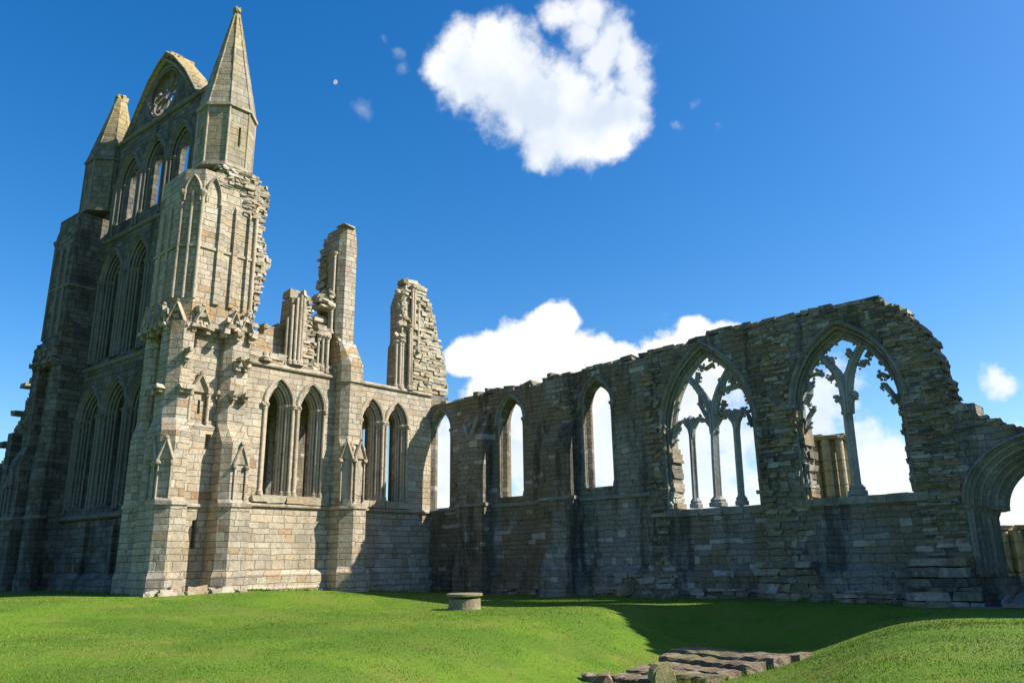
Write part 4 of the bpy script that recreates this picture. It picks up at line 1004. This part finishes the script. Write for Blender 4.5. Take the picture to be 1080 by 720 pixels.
# choir-side aisle, ruined gable line
FA = FF(.6)
mb = MB()
ao = [(-33, -.5), (-33, 7.6)] + jag([(-33, 7.6), (-21, 8.0), (-20.5, 8.6), (-19.9, 9.9), (-19.2, 10.8), (-17.9, 12.4), (-15.6, 12.5)], .5, .16) + [(-14.5, 12.5), (-14.5, -.5)]
hA = [arch(-17.2, .75, 9.0, 1.3, 4.6)]
mb.wall(FA, ao, hA, hA, 1.2)
mb.quadloop([FA.p(u, 0, z) for u, z in hA[0]], [FA.p(u, .5, z) for u, z in hA[0]]); mb.wall(FA, hA[0], [], [], .7, .5)
mb.box(FA, -18.9, -18.2, -.7, .05, -.5, 9.5); mb.box(FA, -21.3, -20.3, -.7, .05, -.5, 7.6)
mb.section(FA, [(0, -.5), (-.4, -.5), (-.4, 1.0), (0, 1.4)], -33, -14.5)
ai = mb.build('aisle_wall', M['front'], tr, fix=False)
mb = MB(); coping(mb, FA, [(-33, 7.6), (-21, 8.0), (-20.5, 8.6), (-19.9, 9.9), (-19.2, 10.8), (-17.9, 12.4), (-15.6, 12.5)], 0, 1.1, .15, .35, .2, .05)
for u, z in ((-20.6, 9.1), (-18.6, 12.5), (-17.6, 12.7), (-19.6, 10.9)): mb.stone(FA, u, .0, z, .6, .8, .35, .2)
mb.build('wall_head', M['rub'], ai)
# strip linking the NE turret's outer edge
mb = MB()
FX = FF(1.2)
mb.box(FX, -15.75, -14.6, .0, 1.5, 12.3, 18.8); mb.box(FX, -15.4, -14.6, .1, 1.5, 18.8, 21.6); mb.stone(FX, -15.35, .5, 21.9, .8, .9, .7, .15)
rubble(mb, FX, -15.6, -15.0, 18.7, 21.8, .05, .8, .1, .15, .35, .3, .6, .2)
mb.build('turret_shoulder', M['front'], tr)

# ================================================================== PIERS IN THE NAVE
def pier(name, label, x, y, z0, h, r, n, cap, loc_z=0):
    t = thing(name, label, 'stone pier', (x, y, z0))
    mb = MB(); c = Vector((x, y, z0))
    mb.lathe(c, [(r * .6, 0), (r * .6, h)], 16); mb.build('core', M['column'], t)
    for i in range(n):
        a_ = 2 * PI * i / n + .2; q_ = c + Vector((math.cos(a_), math.sin(a_), 0)) * r * .84
        mb = MB(); rs = r * .2
        mb.lathe(q_, [(rs * 1.35, 0), (rs * 1.35, .25), (rs * 1.1, .3), (rs * 1.25, .4), (rs, .5), (rs, h * .55), (rs * .98, h - .02)], 12); mb.build('shaft', M['column'], t)
    mb = MB()
    if cap: mb.lathe(c + Vector((0, 0, h)), [(r * 1.02, -.05), (r * 1.1, .0), (r * 1.12, .12), (r * .9, .16)], 16)
    for i in range(7): 
        a_ = rnd.random() * 6.28; mb.stone(Fr(c, (1, 0, 0), (0, -1, 0)), math.cos(a_) * r * .6, math.sin(a_) * r * .6, h + .12, r * .7, r * .7, .2, .2)
    mb.build('broken_top', M['rub_pale'], t)
    return t
pier('clustered_pier', 'tall broken pier of clustered round shafts behind the right tracery window', 20.3, 6.2, .55, 6.3, .92, 8, True)
pier('pier_stump', 'mossy clustered pier stump beyond the doorway arch, nearest the jamb', 26.55, 10.0, .55, 2.05, .85, 8, False)
pier('pier_stump', 'mossy clustered pier stump beyond the doorway, second and farther right', 29.4, 10.2, .55, 2.0, .85, 8, False)

# ================================================================== SMALL STONES ON THE LAWN
def gz_at(x, y): return float(height(np.array([x]), np.array([y]))[0])
bx_, by_ = 12.75, -10.15; bz = gz_at(bx_, by_)
t = thing('stone_plinth', 'low round stone drum with a flat rim standing alone on the lawn', 'stone drum', (bx_, by_, bz))
mb = MB(); mb.lathe(Vector((bx_, by_, bz - .1)), [(.6, 0), (.59, .15), (.58, .2), (.575, .47)], 28); mb.build('drum', M['drum'], t)
mb = MB(); mb.lathe(Vector((bx_, by_, bz)), [(.565, .43), (.63, .45), (.65, .47), (.65, .53), (.62, .55), (.3, .555), (.1, .55)], 28); mb.build('rim', M['drum'], t)

slabs = [  # left end, right end (x,y), width, thickness
    ((21.9, -10.05), (25.3, -10.55), .6, .3, 'farthest stone slab of the row, thin and partly hidden behind the next'),
    ((21.75, -10.75), (25.05, -11.35), .72, .36, 'second stone slab from the back, thick with a dark square end'),
    ((22.1, -11.75), (24.85, -12.35), .74, .32, 'rounded worn stone slab in the middle of the row'),
    ((22.45, -12.85), (24.7, -13.4), .72, .24, 'short grey stone slab in front of the rounded one'),
    ((22.5, -13.9), (24.75, -14.15), .7, .22, 'low dark stone slab just behind the rounded headstone'),
    ((22.75, -15.1), (23.9, -15.0), .66, .18, 'nearest sunken stone slab, left of the rounded headstone')]
for (p, q_, w_, h_, lab) in slabs:
    c = ((p[0] + q_[0]) / 2, (p[1] + q_[1]) / 2); dx, dy = q_[0] - p[0], q_[1] - p[1]; L = math.hypot(dx, dy)
    z = gz_at(*c)
    F = Fr((c[0], c[1], 0), (dx / L, dy / L, 0), (dy / L, -dx / L, 0))
    mb = MB(); n = 16
    prof = [(-.5, -.3), (-.51, .7), (-.46, .93), (-.2, .99), (.2, 1.0), (.47, .95), (.52, .75), (.5, -.3)]
    rings = []
    for i in range(n + 1):
        u = -L / 2 + L * i / n; k = rnd.uniform(.93, 1.05); zz_ = (gz_at(p[0] + dx * i / n, p[1] + dy * i / n) + z) / 2
        rings.append([F.p(u + rnd.uniform(-.02, .02), a_ * w_ * k + rnd.uniform(-.03, .03), zz_ + b_ * h_ * .8 * rnd.uniform(.88, 1.1)) for a_, b_ in prof])
    for i in range(n): mb.quadloop(list(rings[i]), list(rings[i + 1]))
    mb.face(list(rings[0])); mb.face(list(rings[-1]))
    o = mb.build('stone_slab', M['slab']); tag(o, lab, 'stone slab', 'old stone slabs lying in the grass hollow', 'thing')
# headstone stub
hx, hy = 24.05, -15.15; hz = gz_at(hx, hy)
F = Fr((hx, hy, 0), (.5, .866, 0), (.866, -.5, 0))
mb = MB(); ol = [(-.27, hz - .2), (-.28, hz + .22), (-.24, hz + .36), (-.13, hz + .45), (.02, hz + .48), (.15, hz + .42), (.24, hz + .32), (.28, hz + .16), (.28, hz - .2)]
mb.wall(F, ol, [], [], .2, -.04); inner = [(u * .86, hz + (z - hz) * .9) for u, z in ol]; mb.wall(F, inner, [], [], .1, -.08)
o = mb.build('headstone', M['headstone']); tag(o, 'small rounded upright headstone with yellow lichen in front of the slabs', 'headstone', None, 'thing')
rx, ry = 22.75, -15.9; F = Fr((rx, ry, gz_at(rx, ry)), (.8, .6, 0), (.6, -.8, 0))
mb = MB(); mb.stone(F, 0, 0, .05, .45, .35, .2, .22); mb.stone(F, .2, .1, .08, .3, .3, .18, .25); mb.knob(F.p(-.15, 0, .08), .14)
o = mb.build('loose_rock', M['slab']); tag(o, 'small broken rock lying on the grass left of the slab row', 'rock', None, 'thing')

# path and timber ramp through the doorway
mb = MB(); FP = Fr((0, 0, 0), (1, 0, 0), (0, -1, 0))
mb.prism([(26.6, -1.45), (34, -1.45), (34, 5), (26.9, 5), (26.9, -.5)], -.3, .03)
m, N, bs = new_mat('grey path'); g = N.node('ShaderNodeNewGeometry')
N.put(bs.inputs['Base Color'], N.ramp(N.noise(g.outputs['Position'], 12, 5, .7), [(.3, (.1, .1, .1)), (.7, (.18, .18, .175))]))
mb.build('paved_path', m)['kind'] = 'structure'
m, N, bs = new_mat('weathered timber'); g = N.node('ShaderNodeNewGeometry'); sp = N.node('ShaderNodeMapping'); sp.inputs['Scale'].default_value = (14, 1.2, 10); N.put(sp.inputs[0], g.outputs['Position'])
N.put(bs.inputs['Base Color'], N.ramp(N.noise(sp.outputs[0], 2, 5, .65), [(.3, (.13, .115, .095)), (.7, (.25, .225, .19))]))
M['timber'] = m
t = thing('timber_ramp', 'low weathered timber ramp with a pale edge rail leading through the doorway', 'ramp', (29.3, -.2, 0))
def slope_box(mb, x0, x1, y0, y1, za, zb_, h):
    a = [Vector((x0, y0, za)), Vector((x1, y0, za)), Vector((x1, y1, zb_)), Vector((x0, y1, zb_))]
    mb.quadloop([v - Vector((0, 0, h)) for v in a], list(a)); mb.face([v - Vector((0, 0, h)) for v in a]); mb.face(list(a))
mb = MB(); slope_box(mb, 27.98, 31.3, -1.3, 2.4, .1, .66, .09); mb.build('deck', M['timber'], t)
for x in (27.9, 31.35):
    mb = MB(); slope_box(mb, x - .05, x + .05, -1.35, 2.4, .24, .82, .22); mb.build('edge_rail', M['timber'], t)
mb = MB(); slope_box(mb, 27.9, 31.4, -1.45, -1.36, .16, .16, .16); mb.build('kerb_board', M['timber'], t)

# ------------------------------------------------------------------ moon
md = sky_dir(353.5, 86.5); mc = CAM_POS + md * 5200
mb = MB(); 
bm = bmesh.new(); bmesh.ops.create_uvsphere(bm, u_segments=24, v_segments=16, radius=15)
side = (Vector(ROT @ np.array([.8, .35, -.25]))).normalized()
for v in list(bm.verts):
    if v.co.dot(side) < -2: v.co -= side * (v.co.dot(side) + 2) * 1.0
me = bpy.data.meshes.new('moon'); bm.to_mesh(me); bm.free()
m, N, bs = new_mat('moon surface'); t_ = m.node_tree
em = N.node('ShaderNodeEmission'); g = N.node('ShaderNodeNewGeometry')
N.put(em.inputs[0], N.ramp(N.noise(g.outputs['Position'], .06, 3, .6), [(.35, (.45, .6, .8)), (.6, (.75, .82, .9))])); em.inputs[1].default_value = .34
t_.links.new(em.outputs[0], [n for n in t_.nodes if n.type == 'OUTPUT_MATERIAL'][0].inputs[0])
me.materials.append(m); o = bpy.data.objects.new('moon', me); COL.objects.link(o); o.location = mc; tag(o, 'small pale half moon high in the blue sky', 'moon', None, 'thing')

# ------------------------------------------------------------------ sky with clouds
wd = bpy.data.worlds.new('World'); S.world = wd; wd.use_nodes = True; t_ = wd.node_tree; t_.nodes.clear(); N = NT(t_)
out = N.node('ShaderNodeOutputWorld')
sky = N.node('ShaderNodeTexSky', sky_type='NISHITA'); sky.sun_disc = False; sky.sun_elevation = R(SUN_EL); sky.sun_rotation = R(90 - SUN_AZ)
sky.air_density = 1.0; sky.dust_density = .9; sky.ozone_density = 3.0; sky.altitude = 60
hs = N.node('ShaderNodeHueSaturation'); hs.inputs['Saturation'].default_value = 1.4; hs.inputs['Hue'].default_value = .503; hs.inputs['Value'].default_value = 1.3; N.put(hs.inputs['Color'], sky.outputs[0])
bg = N.node('ShaderNodeBackground'); N.put(bg.inputs[0], hs.outputs[0]); bg.inputs[1].default_value = .069
tc = N.node('ShaderNodeTexCoord'); D = tc.outputs['Generated']
wn = N.node('ShaderNodeTexNoise'); wn.inputs['Scale'].default_value = 9; wn.inputs['Detail'].default_value = 5; wn.inputs['Roughness'].default_value = .6; N.put(wn.inputs['Vector'], D)
wv = N.vm('SCALE', N.vm('SUBTRACT', wn.outputs['Color'], (.5, .5, .5)), None); wv.node.inputs['Scale'].default_value = .05
Dw = N.vm('ADD', D, wv)
def blobs(lst, soft):
    acc = None
    for px, py, r in lst:
        d = sky_dir(px, py); rad = r / 826 * (1 / (1 + ((px - 540) ** 2 + (py - 360) ** 2) / 826 ** 2)) ** .75
        e = N.m('SUBTRACT', 1, N.m('DIVIDE', N.vm('DISTANCE', Dw, tuple(d), 1), rad))
        acc = e if acc is None else N.m('SMOOTH_MAX', acc, e, .35) if False else N.m('MAXIMUM', acc, e)
    return acc
big = [(500, 72, 50), (530, 68, 52), (548, 98, 60), (590, 115, 54), (625, 125, 48), (655, 122, 36), (468, 74, 26), (575, 140, 36), (605, 145, 34), (640, 150, 24), (520, 42, 26)]
lobe = [(592, 22, 24), (618, 20, 30), (645, 36, 28), (658, 62, 28), (668, 92, 30), (640, 60, 26), (612, 40, 24), (630, 70, 22)]
low = [(590, 345, 32), (575, 365, 42), (545, 375, 48), (515, 372, 34), (490, 372, 26), (600, 395, 60), (640, 385, 36), (665, 395, 40), (700, 385, 34), (735, 362, 34), (760, 355, 22), (720, 400, 60), (540, 420, 60)]
veil = [(480, 500, 70), (545, 470, 70), (640, 470, 80), (740, 440, 90), (740, 520, 90), (860, 420, 55), (860, 500, 80), (930, 500, 60), (1057, 400, 26), (1000, 470, 45), (1070, 470, 30), (1075, 540, 50), (960, 560, 120)]
wisp = [(415, 62, 14), (422, 76, 12), (402, 48, 9), (385, 112, 15), (740, 108, 12), (716, 127, 9), (756, 130, 10), (48, 352, 10), (697, 50, 14), (690, 40, 10)]
fn = N.node('ShaderNodeTexNoise'); fn.inputs['Scale'].default_value = 26; fn.inputs['Detail'].default_value = 7; fn.inputs['Roughness'].default_value = .62; N.put(fn.inputs['Vector'], D)
fnv = N.m('SUBTRACT', fn.outputs[0], .5)
dens_b = N.sstep(N.m('ADD', blobs(big, 0), N.m('MULTIPLY', fnv, 1.2)), -.12, .5)
dens_o = N.m('MULTIPLY', N.sstep(N.m('ADD', blobs(lobe, 0), N.m('MULTIPLY', fnv, 1.7)), -.2, .7), .88)
dens_b = N.m('MAXIMUM', dens_b, dens_o)
dens_l = N.sstep(N.m('ADD', blobs(low, 0), N.m('MULTIPLY', fnv, .7)), .08, .32)
dens_v = N.m('MULTIPLY', N.sstep(N.m('ADD', blobs(veil, 0), N.m('MULTIPLY', fnv, 1.6)), .02, .6), .8)
dens_w = N.m('MULTIPLY', N.sstep(N.m('ADD', blobs(wisp, 0), N.m('MULTIPLY', fnv, 2.6)), .3, 1.6), .26)
dens = N.m('MAXIMUM', N.m('MAXIMUM', dens_b, dens_l), N.m('MAXIMUM', dens_v, dens_w))
cn = N.noise(Dw, 6.5, 4, .5)
ccol = N.ramp(cn, [(.3, (.66, .74, .86)), (.4, (.87, .91, .96)), (.5, (.98, .985, 1.0))])
cb = N.node('ShaderNodeBackground'); N.put(cb.inputs[0], ccol); cb.inputs[1].default_value = .51
mx = N.node('ShaderNodeMixShader'); N.put(mx.inputs[0], dens); N.l.new(bg.outputs[0], mx.inputs[1]); N.l.new(cb.outputs[0], mx.inputs[2]); N.l.new(mx.outputs[0], out.inputs[0])

# ------------------------------------------------------------------ sun, camera, view
sl = bpy.data.lights.new('sun', 'SUN'); sl.energy = 5.0; sl.angle = R(.5); sl.color = (1, .925, .8)
so = bpy.data.objects.new('sun', sl); COL.objects.link(so); so.rotation_euler = SUN_DIR.to_track_quat('Z', 'Y').to_euler(); so.location = (30, 30, 60)
cd = bpy.data.cameras.new('camera'); cd.sensor_fit = 'HORIZONTAL'; cd.sensor_width = 36; cd.lens = 36 * _f / 1080; cd.clip_end = 20000; cd.clip_start = .1
co = bpy.data.objects.new('camera', cd); COL.objects.link(co)
rm = Matrix(((ROT[0][0], -ROT[0][1], -ROT[0][2]), (ROT[1][0], -ROT[1][1], -ROT[1][2]), (ROT[2][0], -ROT[2][1], -ROT[2][2])))
co.matrix_world = Matrix.Translation(CAM_POS) @ rm.to_4x4()
S.camera = co
S.view_settings.view_transform = 'Standard'; S.view_settings.look = 'None'; S.view_settings.exposure = 1.12; S.view_settings.gamma = 1; S.view_settings.use_curve_mapping = False
